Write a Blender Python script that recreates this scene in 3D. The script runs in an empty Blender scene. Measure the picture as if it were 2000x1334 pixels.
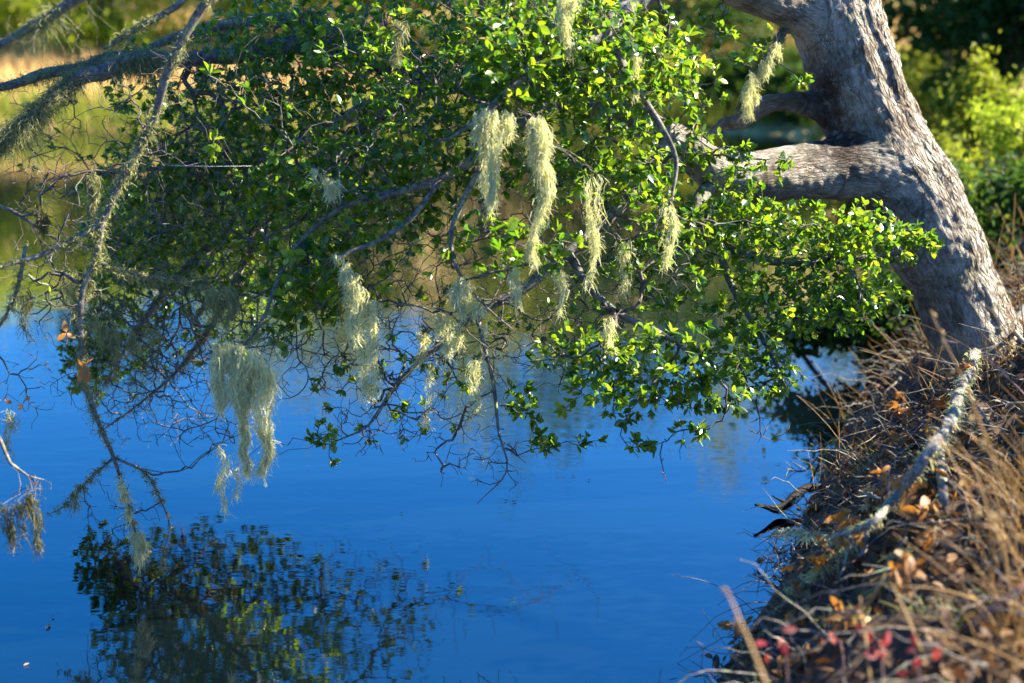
import bpy, math, random
import numpy as np
from mathutils import Vector, kdtree
R = math.radians
rng = np.random.default_rng(7)
random.seed(7)
scene = bpy.context.scene
col = scene.collection

# ------------------------------------------------------------------ camera, sky, sun, exposure
CAM_H, PITCH, FPX = 1.58, R(11.93), 2778.0
cam = bpy.data.cameras.new('camera')
cam.sensor_width = 36; cam.lens = 50; cam.clip_end = 2000; cam.clip_start = 0.05
cam.dof.use_dof = True; cam.dof.focus_distance = 4.4; cam.dof.aperture_fstop = 1.9
camo = bpy.data.objects.new('camera', cam); col.objects.link(camo)
camo.location = (0, 0, CAM_H); camo.rotation_euler = (math.pi/2 - PITCH, 0, 0)
scene.camera = camo

SUN_EL, SUN_AZ = R(38), R(11)          # azimuth from +X towards +Y
SUN_DIR = Vector((math.cos(SUN_EL)*math.cos(SUN_AZ), math.cos(SUN_EL)*math.sin(SUN_AZ), math.sin(SUN_EL)))
world = bpy.data.worlds.new('World'); scene.world = world; world.use_nodes = True
wn = world.node_tree.nodes; wl = world.node_tree.links
bg = wn['Background']
sky = wn.new('ShaderNodeTexSky'); sky.sky_type = 'NISHITA'; sky.sun_disc = False
sky.sun_elevation = SUN_EL; sky.sun_rotation = math.pi/2 - SUN_AZ
sky.air_density = 0.7; sky.dust_density = 0.5; sky.ozone_density = 6.0
hs = wn.new('ShaderNodeHueSaturation'); hs.inputs['Saturation'].default_value = 1.28; hs.inputs['Hue'].default_value = .503
wl.new(sky.outputs[0], hs.inputs['Color']); wl.new(hs.outputs[0], bg.inputs['Color'])
bg.inputs['Strength'].default_value = 0.085
sl = bpy.data.lights.new('sun', 'SUN'); sl.energy = 5.0; sl.angle = R(0.5); sl.color = (1.0, 0.90, 0.73)
so = bpy.data.objects.new('sun', sl); col.objects.link(so)
so.rotation_euler = SUN_DIR.to_track_quat('Z', 'Y').to_euler()
scene.view_settings.view_transform = 'Standard'; scene.view_settings.look = 'None'
scene.view_settings.exposure = 2.6; scene.view_settings.gamma = 1.0
scene.view_settings.use_curve_mapping = False
scene.cycles.use_denoising = True
scene.cycles.max_bounces = 6; scene.cycles.transmission_bounces = 3; scene.cycles.diffuse_bounces = 2
scene.cycles.sample_clamp_indirect = 6

# ------------------------------------------------------------------ helpers
CP, SP = math.cos(PITCH), math.sin(PITCH)
def ray(px, py):
    a = (px-1000)/FPX; b = (py-667)/FPX
    return np.array([a, CP - b*SP, -SP - b*CP])
def W(px, py, Y):
    d = ray(px, py); return np.array([0, 0, CAM_H]) + d*(Y/d[1])
def to_px(p):
    p = np.atleast_2d(p) - np.array([0, 0, CAM_H])
    dep = p[:, 1]*CP - p[:, 2]*SP; up = p[:, 1]*SP + p[:, 2]*CP
    return 1000 + FPX*p[:, 0]/dep, 667 - FPX*up/dep, dep

def _hash(ix, iy, iz):
    h = (ix.astype(np.int64)*374761393 + iy.astype(np.int64)*668265263 + iz.astype(np.int64)*2147483647) & 0xffffffff
    h = ((h ^ (h >> 13))*1274126177) & 0xffffffff
    h = (h ^ (h >> 16)) & 0xffffffff
    return h.astype(np.float64)/0xffffffff*2-1
def noise(p):
    p = np.asarray(p, float); i = np.floor(p).astype(np.int64); f = p-i; f = f*f*(3-2*f)
    r = 0
    for a in (0, 1):
        for b in (0, 1):
            for c in (0, 1):
                w = (f[:, 0] if a else 1-f[:, 0])*(f[:, 1] if b else 1-f[:, 1])*(f[:, 2] if c else 1-f[:, 2])
                r = r + w*_hash(i[:, 0]+a, i[:, 1]+b, i[:, 2]+c)
    return r
def fbm(p, o=4):
    r = 0; a = 1.0; p = np.asarray(p, float)
    for k in range(o):
        r = r + a*noise(p*2**k + 17.3*k); a *= .5
    return r

def unit(v):
    v = np.asarray(v, float); return v/np.maximum(np.linalg.norm(v, axis=-1, keepdims=True), 1e-9)

def np_mesh(name, verts, faces, smooth=True, attrs=None):
    me = bpy.data.meshes.new(name)
    verts = np.asarray(verts, np.float32); fl = faces if isinstance(faces, list) else [faces]
    fl = [np.asarray(f, np.int32) for f in fl if len(f)]
    me.vertices.add(len(verts)); me.vertices.foreach_set('co', verts.ravel())
    nl = sum(f.size for f in fl); npo = sum(len(f) for f in fl)
    me.loops.add(nl); me.polygons.add(npo)
    me.loops.foreach_set('vertex_index', np.concatenate([f.ravel() for f in fl]))
    st = []; o = 0
    for f in fl:
        st.append(o + np.arange(len(f))*f.shape[1]); o += f.size
    me.polygons.foreach_set('loop_start', np.concatenate(st).astype(np.int32))
    if smooth: me.polygons.foreach_set('use_smooth', np.ones(npo, bool))
    for k, v in (attrs or {}).items():
        v = np.asarray(v, np.float32)
        if v.ndim == 1:
            at = me.attributes.new(k, 'FLOAT', 'POINT'); at.data.foreach_set('value', v)
        else:
            at = me.attributes.new(k, 'FLOAT_VECTOR', 'POINT'); at.data.foreach_set('vector', v.ravel())
    me.update(calc_edges=True)
    return me

def link(name, me, mat=None, parent=None, **props):
    o = bpy.data.objects.new(name, me); col.objects.link(o)
    if mat is not None and me is not None and not me.materials: me.materials.append(mat)
    if parent is not None:
        o.parent = parent; o.matrix_parent_inverse = parent.matrix_world.inverted()
    for k, v in props.items(): o[k] = v
    return o
def thing(name, label, cat, loc=(0, 0, 0), group=None):
    o = bpy.data.objects.new(name, None); col.objects.link(o); o.location = [float(c) for c in loc]
    o.empty_display_size = .1
    o.matrix_world = o.matrix_world
    from mathutils import Matrix
    o.matrix_world = Matrix.Translation(Vector([float(c) for c in loc]))
    o['label'] = label; o['category'] = cat
    if group: o['group'] = group
    return o
def plink(name, me, mat, parent, **props):
    """mesh given in world coordinates, linked as a child of an empty that only has a translation"""
    from mathutils import Matrix
    o = bpy.data.objects.new(name, me); col.objects.link(o)
    if mat is not None and not me.materials: me.materials.append(mat)
    o.parent = parent
    loc = Vector((0, 0, 0)); q = parent
    while q is not None:
        loc += q.location; q = q.parent
    o.location = -loc if parent.parent is None else Vector((0, 0, 0))
    for k, v in props.items(): o[k] = v
    return o

def spline(pts, step=.03):
    """catmull-rom through rows (x,y,z,r,...) resampled"""
    P = np.asarray(pts, float); P = np.vstack([2*P[0]-P[1], P, 2*P[-1]-P[-2]])
    out = []
    for i in range(1, len(P)-2):
        p0, p1, p2, p3 = P[i-1], P[i], P[i+1], P[i+2]
        n = max(1, int(np.linalg.norm((p2-p1)[:3])/step))
        t = (np.arange(n)/n)[:, None]
        out.append(.5*((2*p1) + (-p0+p2)*t + (2*p0-5*p1+4*p2-p3)*t*t + (-p0+3*p1-3*p2+p3)*t**3))
    out.append(P[-2:-1]); o = np.vstack(out); o[:, 3] = np.maximum(o[:, 3], .0004)
    return o

def frames(T):
    ref = np.tile(np.array([.31, -.22, .92]), (len(T), 1))
    bad = np.abs((T*unit(ref)).sum(1)) > .93
    ref[bad] = [.95, .2, -.1]
    u = unit(np.cross(T, ref)); return u, np.cross(T, u)

def tube(path, sides=8, wob=0.0, cap=True, seed=0):
    """path rows x,y,z,r -> verts, [quads, tris]"""
    P = np.asarray(path, float); n = len(P)
    T = unit(np.gradient(P[:, :3], axis=0))
    # parallel transport
    u = np.zeros((n, 3)); ref = np.array([.3, -.9, .3]); u[0] = unit(np.cross(T[0], ref))
    for i in range(1, n):
        v = u[i-1] - T[i]*np.dot(u[i-1], T[i]); u[i] = unit(v)
    v = np.cross(T, u)
    a = np.arange(sides)/sides*2*np.pi
    rad = np.repeat(P[:, 3][:, None], sides, 1)
    if wob:
        q = np.stack([np.repeat(np.arange(n)[:, None]*.35, sides, 1), np.tile(np.cos(a)*1.3, (n, 1)), np.tile(np.sin(a)*1.3, (n, 1))], -1).reshape(-1, 3)+seed*7.7
        rad = rad*(1+wob*fbm(q, 2).reshape(n, sides))
    V = P[:, None, :3] + rad[:, :, None]*(np.cos(a)[None, :, None]*u[:, None] + np.sin(a)[None, :, None]*v[:, None])
    V = V.reshape(-1, 3)
    i = np.arange(n-1)[:, None]*sides; j = np.arange(sides)[None, :]; k = (j+1) % sides
    Q = np.stack([i+j, i+k, i+sides+k, i+sides+j], -1).reshape(-1, 4)
    if cap:
        c0, c1 = len(V), len(V)+1
        V = np.vstack([V, P[0, :3], P[-1, :3]])
        jj = np.arange(sides); kk = (jj+1) % sides
        t0 = np.stack([kk, jj, np.full(sides, c0)], -1); b = (n-1)*sides
        t1 = np.stack([b+jj, b+kk, np.full(sides, c1)], -1)
        return V, [Q, np.vstack([t0, t1])]
    return V, [Q]
def merge(parts):
    V = []; F = {}; o = 0
    for v, fs in parts:
        V.append(v)
        for f in (fs if isinstance(fs, list) else [fs]):
            if len(f): F.setdefault(f.shape[1], []).append(f+o)
        o += len(v)
    return np.vstack(V), [np.vstack(x) for x in F.values()]

# ------------------------------------------------------------------ materials
def new_mat(name):
    m = bpy.data.materials.new(name); m.use_nodes = True
    nt = m.node_tree; b = nt.nodes['Principled BSDF']; return m, nt, b
def N(nt, t, **kw):
    n = nt.nodes.new(t)
    for k, v in kw.items(): setattr(n, k, v)
    return n
def ramp(nt, fac, stops):
    r = N(nt, 'ShaderNodeValToRGB'); e = r.color_ramp.elements
    e[0].position, e[0].color = stops[0][0], (*stops[0][1], 1)
    e[1].position, e[1].color = stops[-1][0], (*stops[-1][1], 1)
    for p, c in stops[1:-1]:
        x = e.new(p); x.color = (*c, 1)
    nt.links.new(fac, r.inputs[0]); return r.outputs[0]
def noise_tex(nt, vec, scale, detail=4, rough=.6, dist=0):
    t = N(nt, 'ShaderNodeTexNoise'); t.inputs['Scale'].default_value = scale
    t.inputs['Detail'].default_value = detail; t.inputs['Roughness'].default_value = rough; t.inputs['Distortion'].default_value = dist
    if vec is not None: nt.links.new(vec, t.inputs['Vector'])
    return t.outputs[0]
def geo_pos(nt): return N(nt, 'ShaderNodeNewGeometry').outputs['Position']
def attr(nt, name):
    a = N(nt, 'ShaderNodeAttribute'); a.attribute_name = name; return a
def mixc(nt, fac, a, b, mode='MIX'):
    m = N(nt, 'ShaderNodeMix', data_type='RGBA', blend_type=mode)
    for s, v in ((0, fac), (6, a), (7, b)):
        if hasattr(v, 'is_linked') or hasattr(v, 'node'): nt.links.new(v, m.inputs[s])
        else: m.inputs[s].default_value = v if s == 0 else (*v, 1)
    return m.outputs[2]
def math_n(nt, op, a, b=None, c=None, clamp=False):
    m = N(nt, 'ShaderNodeMath', operation=op); m.use_clamp = clamp
    for i, v in enumerate((a, b, c)):
        if v is None: continue
        if hasattr(v, 'node'): nt.links.new(v, m.inputs[i])
        else: m.inputs[i].default_value = v
    return m.outputs[0]

def leaf_mat(name, stops, trans, transf=.4, rough=.35, spec=.5, spots=None):
    """two-sided leaf: principled face + translucent back light; colour varies leaf by leaf (attribute tint)"""
    m, nt, b = new_mat(name); L = nt.links
    t = attr(nt, 'tint').outputs['Fac']
    c = ramp(nt, t, stops)
    n = noise_tex(nt, geo_pos(nt), 90, 2)
    c2 = mixc(nt, n, c, (0.9, 0.9, 0.9), 'MULTIPLY')
    hsn = N(nt, 'ShaderNodeHueSaturation'); L.new(c, hsn.inputs['Color'])
    L.new(math_n(nt, 'MULTIPLY_ADD', n, .7, .65), hsn.inputs['Value'])
    L.new(hsn.outputs[0], b.inputs['Base Color'])
    b.inputs['Roughness'].default_value = rough; b.inputs['Specular IOR Level'].default_value = spec
    tr = N(nt, 'ShaderNodeBsdfTranslucent')
    tc = mixc(nt, t, trans[0], trans[1]); L.new(tc, tr.inputs['Color'])
    mx = N(nt, 'ShaderNodeMixShader'); mx.inputs[0].default_value = transf
    L.new(b.outputs[0], mx.inputs[1]); L.new(tr.outputs[0], mx.inputs[2])
    L.new(mx.outputs[0], nt.nodes['Material Output'].inputs['Surface'])
    return m
M = {}
M['leaf'] = leaf_mat('oak_leaf', [(0, (.007, .030, .006)), (.42, (.026, .082, .009)), (.8, (.075, .16, .012)), (.97, (.15, .23, .02)), (1, (.26, .2, .03))],
                     ((.13, .33, .01), (.46, .60, .02)), .36, .27, .45)
M['leaf_dry'] = leaf_mat('dry_leaf', [(0, (.10, .045, .015)), (.35, (.20, .10, .035)), (.7, (.32, .17, .06)), (1, (.42, .17, .03))],
                         ((.35, .14, .02), (.6, .25, .03)), .3, .55, .3)
M['leaf_red'] = leaf_mat('red_leaf', [(0, (.07, .005, .01)), (.6, (.17, .012, .018)), (1, (.26, .05, .03))], ((.3, .015, .02), (.4, .06, .03)), .25, .5, .3)
M['litter'] = leaf_mat('litter_leaf', [(0, (.03, .017, .010)), (.5, (.10, .055, .026)), (.85, (.22, .13, .06)), (1, (.36, .22, .10))], ((.15, .06, .02), (.3, .13, .03)), .12, .65, .25)
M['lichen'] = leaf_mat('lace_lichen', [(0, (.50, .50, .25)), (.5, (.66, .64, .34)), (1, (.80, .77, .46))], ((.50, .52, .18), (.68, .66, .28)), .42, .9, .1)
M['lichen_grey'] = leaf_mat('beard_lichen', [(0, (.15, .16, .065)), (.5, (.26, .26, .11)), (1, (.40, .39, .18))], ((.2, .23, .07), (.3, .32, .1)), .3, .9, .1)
M['lichen_painted_shade'] = leaf_mat('painted_shade_lichen', [(0, (.05, .055, .02)), (.5, (.09, .09, .035)), (1, (.15, .14, .06))], ((.07, .075, .02), (.12, .11, .03)), .25, .9, .1)  # lace lichen darkened for the left edge: shade put into the colour
M['straw'] = leaf_mat('straw', [(0, (.16, .085, .025)), (.5, (.30, .18, .06)), (1, (.46, .32, .13))], ((.3, .16, .04), (.42, .26, .08)), .25, .6, .3)
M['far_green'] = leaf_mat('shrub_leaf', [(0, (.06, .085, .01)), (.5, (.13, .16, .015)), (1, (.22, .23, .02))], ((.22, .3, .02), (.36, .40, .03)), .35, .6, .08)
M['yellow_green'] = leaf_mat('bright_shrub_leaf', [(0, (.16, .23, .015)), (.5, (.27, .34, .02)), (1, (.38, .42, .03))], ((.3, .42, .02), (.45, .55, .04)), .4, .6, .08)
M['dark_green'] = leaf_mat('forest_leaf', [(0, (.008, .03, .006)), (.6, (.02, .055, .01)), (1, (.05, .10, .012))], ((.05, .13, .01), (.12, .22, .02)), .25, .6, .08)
M['reed'] = leaf_mat('reed', [(0, (.10, .14, .015)), (1, (.24, .26, .03))], ((.2, .26, .02), (.3, .3, .04)), .3, .6, .2)
M['gold'] = leaf_mat('golden_grass', [(0, (.42, .27, .09)), (1, (.62, .44, .18))], ((.5, .3, .1), (.6, .4, .15)), .25, .7, .2)

def bark_mat():
    m, nt, b = new_mat('oak_bark'); L = nt.links
    bc = attr(nt, 'barkco').outputs['Vector']; pos = geo_pos(nt)
    fur = attr(nt, 'furrow').outputs['Fac']; rough_side = attr(nt, 'ridged').outputs['Fac']; stain = attr(nt, 'stain').outputs['Fac']
    mpn = N(nt, 'ShaderNodeMapping'); mpn.inputs['Scale'].default_value = (1, 1, 1.1); L.new(bc, mpn.inputs[0])
    n1 = noise_tex(nt, pos, 7, 7, .7); n2 = noise_tex(nt, mpn.outputs[0], 48, 7, .78, .6); n3 = noise_tex(nt, bc, 120, 5, .75)
    base = ramp(nt, n2, [(.3, (.08, .06, .045)), (.44, (.22, .19, .16)), (.56, (.45, .42, .38)), (.72, (.66, .64, .59))])
    pale = ramp(nt, n3, [(.3, (.36, .35, .31)), (.55, (.64, .63, .58)), (.75, (.76, .75, .70))])
    patch = math_n(nt, 'MULTIPLY', ramp_f(nt, n1, .45, .55), ramp_f(nt, n2, .32, .5))
    c = mixc(nt, patch, base, pale)
    blot = math_n(nt, 'MULTIPLY', ramp_f(nt, noise_tex(nt, pos, 5.5, 8, .78, 1.2), .50, .60), .72)
    c = mixc(nt, blot, c, (.12, .085, .06))
    moss = math_n(nt, 'MULTIPLY', ramp_f(nt, noise_tex(nt, pos, 9, 5, .7, .5), .54, .66), .55)
    c = mixc(nt, moss, c, (.20, .22, .10))
    wv_ = N(nt, 'ShaderNodeVectorMath', operation='SCALE'); nn_ = N(nt, 'ShaderNodeTexNoise'); nn_.inputs['Scale'].default_value = 30; nn_.inputs['Detail'].default_value = 3; L.new(bc, nn_.inputs['Vector'])
    L.new(nn_.outputs['Color'], wv_.inputs[0]); wv_.inputs['Scale'].default_value = .022
    va = N(nt, 'ShaderNodeVectorMath', operation='ADD'); L.new(bc, va.inputs[0]); L.new(wv_.outputs[0], va.inputs[1])
    def cracks(sc, zs):
        mp = N(nt, 'ShaderNodeMapping'); mp.inputs['Scale'].default_value = (sc, sc, zs); L.new(va.outputs[0], mp.inputs[0])
        v = N(nt, 'ShaderNodeTexVoronoi', feature='DISTANCE_TO_EDGE'); v.inputs['Scale'].default_value = 1; L.new(mp.outputs[0], v.inputs['Vector']); return v.outputs['Distance']
    ck1 = cracks(62, 55); ck2 = cracks(120, 190)
    k1 = math_n(nt, 'MULTIPLY', ramp_f(nt, ck1, .22, .02), math_n(nt, 'MULTIPLY_ADD', rough_side, .8, .12)); k2 = math_n(nt, 'MULTIPLY', ramp_f(nt, ck2, .12, .0), ramp_f(nt, n1, .42, .6))
    crack = math_n(nt, 'MAXIMUM', k1, math_n(nt, 'MULTIPLY', k2, .6), clamp=True)
    c = mixc(nt, math_n(nt, 'MULTIPLY', crack, .88), c, (.055, .036, .025))
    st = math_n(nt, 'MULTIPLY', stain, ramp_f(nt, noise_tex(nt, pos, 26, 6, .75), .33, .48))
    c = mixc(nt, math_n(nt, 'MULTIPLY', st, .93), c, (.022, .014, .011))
    c = mixc(nt, 1.0, c, (1.0, .96, .88), 'MULTIPLY')
    L.new(c, b.inputs['Base Color']); b.inputs['Roughness'].default_value = .9; b.inputs['Specular IOR Level'].default_value = .2
    bp = N(nt, 'ShaderNodeBump'); bp.inputs['Strength'].default_value = 1.0; bp.inputs['Distance'].default_value = .012
    h = math_n(nt, 'SUBTRACT', math_n(nt, 'ADD', noise_tex(nt, bc, 150, 6, .75), math_n(nt, 'MULTIPLY', n2, .7)), math_n(nt, 'MULTIPLY', crack, 1.9))
    L.new(h, bp.inputs['Height']); L.new(bp.outputs[0], b.inputs['Normal'])
    return m
def ramp_f(nt, fac, lo, hi):
    mr = N(nt, 'ShaderNodeMapRange'); mr.inputs['From Min'].default_value = lo; mr.inputs['From Max'].default_value = hi
    nt.links.new(fac, mr.inputs['Value']); return mr.outputs[0]
M['bark'] = bark_mat()
def branch_mat(name, dark, mid, pale, lich=None, scale=60):
    m, nt, b = new_mat(name); L = nt.links; pos = geo_pos(nt)
    n = noise_tex(nt, pos, scale, 5, .7)
    c = ramp(nt, n, [(.3, dark), (.5, mid), (.72, pale)])
    if lich: c = mixc(nt, ramp_f(nt, noise_tex(nt, pos, scale*.35, 4, .7), .52, .62), c, lich)
    L.new(c, b.inputs['Base Color']); b.inputs['Roughness'].default_value = .85; b.inputs['Specular IOR Level'].default_value = .25
    bp = N(nt, 'ShaderNodeBump'); bp.inputs['Strength'].default_value = .7; bp.inputs['Distance'].default_value = .003
    L.new(n, bp.inputs['Height']); L.new(bp.outputs[0], b.inputs['Normal']); return m
M['branch'] = branch_mat('branch_bark', (.03, .025, .02), (.10, .09, .08), (.24, .23, .21), (.17, .19, .11))
M['twig'] = branch_mat('twig_bark', (.025, .019, .016), (.075, .062, .052), (.19, .17, .145), (.13, .15, .10), 40)
M['dead'] = branch_mat('dead_wood', (.05, .04, .035), (.16, .145, .13), (.36, .34, .31), (.20, .24, .15))
M['wet'] = branch_mat('wet_wood', (.003, .0025, .002), (.007, .006, .005), (.014, .012, .010))
M['redtwig'] = branch_mat('red_twig', (.12, .05, .04), (.25, .14, .12), (.38, .28, .26))

def ground_mat():
    m, nt, b = new_mat('bank_soil'); L = nt.links; pos = geo_pos(nt)
    n1 = noise_tex(nt, pos, 14, 8, .75); n2 = noise_tex(nt, pos, 2.2, 4, .6)
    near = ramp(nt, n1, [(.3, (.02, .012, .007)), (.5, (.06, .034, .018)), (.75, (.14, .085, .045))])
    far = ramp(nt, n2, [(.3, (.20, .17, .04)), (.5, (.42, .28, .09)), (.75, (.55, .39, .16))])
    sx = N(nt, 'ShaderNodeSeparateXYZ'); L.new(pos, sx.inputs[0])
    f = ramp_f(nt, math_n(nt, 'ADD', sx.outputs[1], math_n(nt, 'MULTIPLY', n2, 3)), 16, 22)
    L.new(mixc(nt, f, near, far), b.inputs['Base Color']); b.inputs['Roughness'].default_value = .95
    bp = N(nt, 'ShaderNodeBump'); bp.inputs['Strength'].default_value = 1; bp.inputs['Distance'].default_value = .03
    L.new(n1, bp.inputs['Height']); L.new(bp.outputs[0], b.inputs['Normal']); return m
M['ground'] = ground_mat()
def water_mat():
    m, nt, b = new_mat('pond_water'); L = nt.links; pos = geo_pos(nt)
    b.inputs['Base Color'].default_value = (.001, .003, .004, 1); b.inputs['Roughness'].default_value = .015
    b.inputs['IOR'].default_value = 2.45
    mp = N(nt, 'ShaderNodeMapping'); mp.inputs['Scale'].default_value = (1.0, 2.2, 1); L.new(pos, mp.inputs[0])
    a = noise_tex(nt, mp.outputs[0], 5.5, 3, .5, .3); c = noise_tex(nt, mp.outputs[0], 1.1, 2, .5)
    h = math_n(nt, 'ADD', math_n(nt, 'MULTIPLY', a, .35), math_n(nt, 'MULTIPLY', c, 1.0))
    bp = N(nt, 'ShaderNodeBump'); bp.inputs['Strength'].default_value = 1; bp.inputs['Distance'].default_value = .0016
    L.new(h, bp.inputs['Height']); L.new(bp.outputs[0], b.inputs['Normal']); return m
M['water'] = water_mat()

# ------------------------------------------------------------------ terrain and water
def water_pt(px, py):
    d = ray(px, py); t = -CAM_H/d[2]; return (d[0]*t, d[1]*t)
shore = [water_pt(*p) for p in ((1400, 1334), (1455, 1240), (1520, 1150), (1560, 1060), (1580, 985), (1618, 900), (1650, 835), (1705, 780))]
POND = [(-60, -1.0), (-8, .9), (-2.5, 1.25), (-.6, 1.6), (.15, 2.3), (.42, 2.9)] + shore + \
       [(1.72, 6.75), (2.3, 7.5), (2.85, 8.8), (3.5, 11), (4.4, 15), (5.2, 20), (5.0, 24), (3, 26), (-2, 26.3), (-8, 25.6), (-16, 26.4), (-60, 25)]
POND = np.array(POND)
def shore_dist(xy):
    xy = np.atleast_2d(xy); A = POND; B = np.roll(POND, -1, 0)
    best = np.full(len(xy), 1e9); inside = np.zeros(len(xy), bool)
    for a, b in zip(A, B):
        ab = b-a; t = np.clip(((xy-a)@ab)/(ab@ab), 0, 1)
        best = np.minimum(best, np.linalg.norm(xy-a-t[:, None]*ab, axis=1))
        c = ((a[1] > xy[:, 1]) != (b[1] > xy[:, 1]))
        if abs(b[1]-a[1]) > 1e-12:
            inside ^= c & (xy[:, 0] < (b[0]-a[0])*(xy[:, 1]-a[1])/(b[1]-a[1])+a[0])
    return np.where(inside, -best, best)
def height(xy):
    xy = np.atleast_2d(np.asarray(xy, float)); d = shore_dist(xy)
    near = .78*(1-np.exp(-np.maximum(d, 0)/.75)) + .05*np.maximum(d, 0)
    far = .2*np.clip(d, 0, 10) + .25*np.clip(d-10, 0, 50)*(1+.35*np.exp(-((xy[:, 0]+2)/14)**2)+.12*np.sin(xy[:, 0]/7))
    k = np.clip((xy[:, 1]-9)/10, 0, 1)
    z = near*(1-k) + far*k
    q = np.column_stack([xy, np.zeros(len(xy))])
    z = z + np.clip(d/.3, 0, 1)*(.09*fbm(q*2.9, 3) + .035*fbm(q*11, 3))
    z = np.where(d < 0, np.maximum(d*.8, -.6), z)
    return z
def axis(bounds):
    out = [bounds[0][0]]
    for a, b, n in bounds:
        out += list(np.linspace(a, b, n+1)[1:])
    return np.array(out)
gx = axis([(-300, -40, 10), (-40, -4, 24), (-4, .2, 14), (.2, 2.6, 90), (2.6, 8, 40), (8, 40, 20), (40, 300, 10)])
gy = axis([(-80, -4, 12), (-4, 1.6, 20), (1.6, 7.5, 190), (7.5, 30, 70), (30, 60, 16), (60, 500, 12)])
X, Y = np.meshgrid(gx, gy); xy = np.column_stack([X.ravel(), Y.ravel()]); Z = height(xy)
nx, ny = len(gx), len(gy); i = np.arange(ny-1)[:, None]*nx; j = np.arange(nx-1)[None]
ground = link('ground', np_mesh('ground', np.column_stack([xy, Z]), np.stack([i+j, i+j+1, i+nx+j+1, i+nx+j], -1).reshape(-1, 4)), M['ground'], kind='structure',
              label='brown leaf-strewn bank and golden far shore around the pond')
wv = [(-300, -60, 0), (9, -60, 0), (9, 60, 0), (-300, 60, 0)]
link('water', np_mesh('water', [(-62, -1.2, 0), (6, -1.2, 0), (6, 27, 0), (-62, 27, 0)], np.array([[0, 1, 2, 3]]), False), M['water'], kind='structure',
     label='calm blue pond water mirroring sky and branches')
def GP(px, py, lift=0.0):
    """point of the ground (or water) seen at a pixel, raised by lift"""
    d = ray(px, py); ts = np.linspace(1.2, 14, 1400); p = np.array([0, 0, CAM_H]) + ts[:, None]*d
    h = np.maximum(height(p[:, :2]), 0); k = int(np.argmax(p[:, 2] < h + lift))
    return p[k]

# ------------------------------------------------------------------ the oak: skeleton
def chain(rows, step=.03):
    return spline([(*W(px, py, y), r) for px, py, y, r in rows], step)
TR = chain([(1985, 800, 5.2, .22), (1938, 715, 5.2, .185), (1893, 610, 5.2, .166), (1850, 505, 5.2, .16), (1803, 400, 5.2, .158), (1750, 300, 5.2, .158), (1700, 200, 5.2, .165),
            (1668, 100, 5.2, .155), (1643, 0, 5.2, .152), (1622, -110, 5.2, .15), (1600, -260, 5.2, .145)], .03)
top = TR[-1, :3]
TR = np.vstack([TR, spline([(*top, .145), (1.05, 5.25, 2.9, .13), (.85, 5.4, 3.6, .10), (.6, 5.5, 4.3, .06)], .04)[1:]])
LA = chain([(1815, 470, 5.2, .14), (1760, 375, 5.18, .13), (1690, 335, 5.12, .115), (1600, 332, 5.05, .098), (1520, 340, 4.95, .088), (1450, 348, 4.88, .082), (1395, 330, 4.82, .070), (1340, 290, 4.78, .060),
            (1265, 248, 4.75, .052), (1180, 215, 4.75, .046), (1080, 190, 4.8, .042)], .03)
LG = chain([(1668, 130, 5.2, .11), (1610, 50, 5.18, .095), (1540, 8, 5.1, .085), (1450, -25, 5.0, .075), (1360, -70, 4.9, .065)], .03)
LF = chain([(1660, 235, 5.2, .05), (1600, 208, 5.18, .038), (1545, 200, 5.14, .033), (1497, 203, 5.1, .03), (1452, 232, 5.06, .027), (1408, 246, 5.02, .023), (1370, 282, 4.98, .016)], .025)
TR[:, 3] *= .93; TR[:, 0] -= .02
SK = [TR, LA, LG, LF]; SKN = ['trunk', 'limb', 'limb', 'limb']

def seg_sdf(P, C):
    """distance to a chain of tapered segments; returns sdf, arclength, nearest centre, tangent"""
    best = np.full(len(P), 1e9); S = np.zeros(len(P)); CT = np.zeros((len(P), 3)); TT = np.zeros((len(P), 3)); s0 = 0
    C = C[::2] if len(C) > 30 else C
    for a, b in zip(C[:-1], C[1:]):
        ab = b[:3]-a[:3]; l = np.linalg.norm(ab); t = np.clip(((P-a[:3])@ab)/(l*l), 0, 1)
        c = a[:3]+t[:, None]*ab; d = np.linalg.norm(P-c, axis=1)-(a[3]+t*(b[3]-a[3]))
        m = d < best
        best[m] = d[m]; S[m] = s0+t[m]*l; CT[m] = c[m]; TT[m] = ab/l; s0 += l
    return best, S, CT, TT
def smin(a, b, k):
    h = np.clip(.5+.5*(b-a)/k, 0, 1); return b*(1-h)+a*h-k*h*(1-h)
def union(P):
    d = None
    for C, k in zip(SK, (0, .10, .10, .06)):
        e = seg_sdf(P, C)[0]; d = e if d is None else smin(d, e, k)
    return d
V, F = merge([tube(np.column_stack([c[:, :3], c[:, 3]+.006]), 20) for c in SK])
tmp = bpy.data.objects.new('tmp', np_mesh('tmp', V, F)); col.objects.link(tmp)
md = tmp.modifiers.new('r', 'REMESH'); md.mode = 'VOXEL'; md.voxel_size = .0078
dg = bpy.context.evaluated_depsgraph_get(); ev = tmp.evaluated_get(dg); rm = ev.to_mesh()
vv = np.zeros(len(rm.vertices)*3); rm.vertices.foreach_get('co', vv); vv = vv.reshape(-1, 3)
qq = np.zeros(len(rm.loops), np.int32); rm.loops.foreach_get('vertex_index', qq); qq = qq.reshape(-1, 4)
ev.to_mesh_clear(); bpy.data.objects.remove(tmp)
for it in range(3):
    d = union(vv); e = 2e-3
    g = np.stack([union(vv+np.eye(3)[k]*e)-d for k in range(3)], 1)/e
    vv = vv - g*np.clip(d, -.06, .06)[:, None]*.9/np.maximum((g*g).sum(1), .3)[:, None]
nrm = unit(g)
D = [seg_sdf(vv, c) for c in SK]; which = np.argmin(np.stack([d[0] for d in D]), 0)
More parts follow.
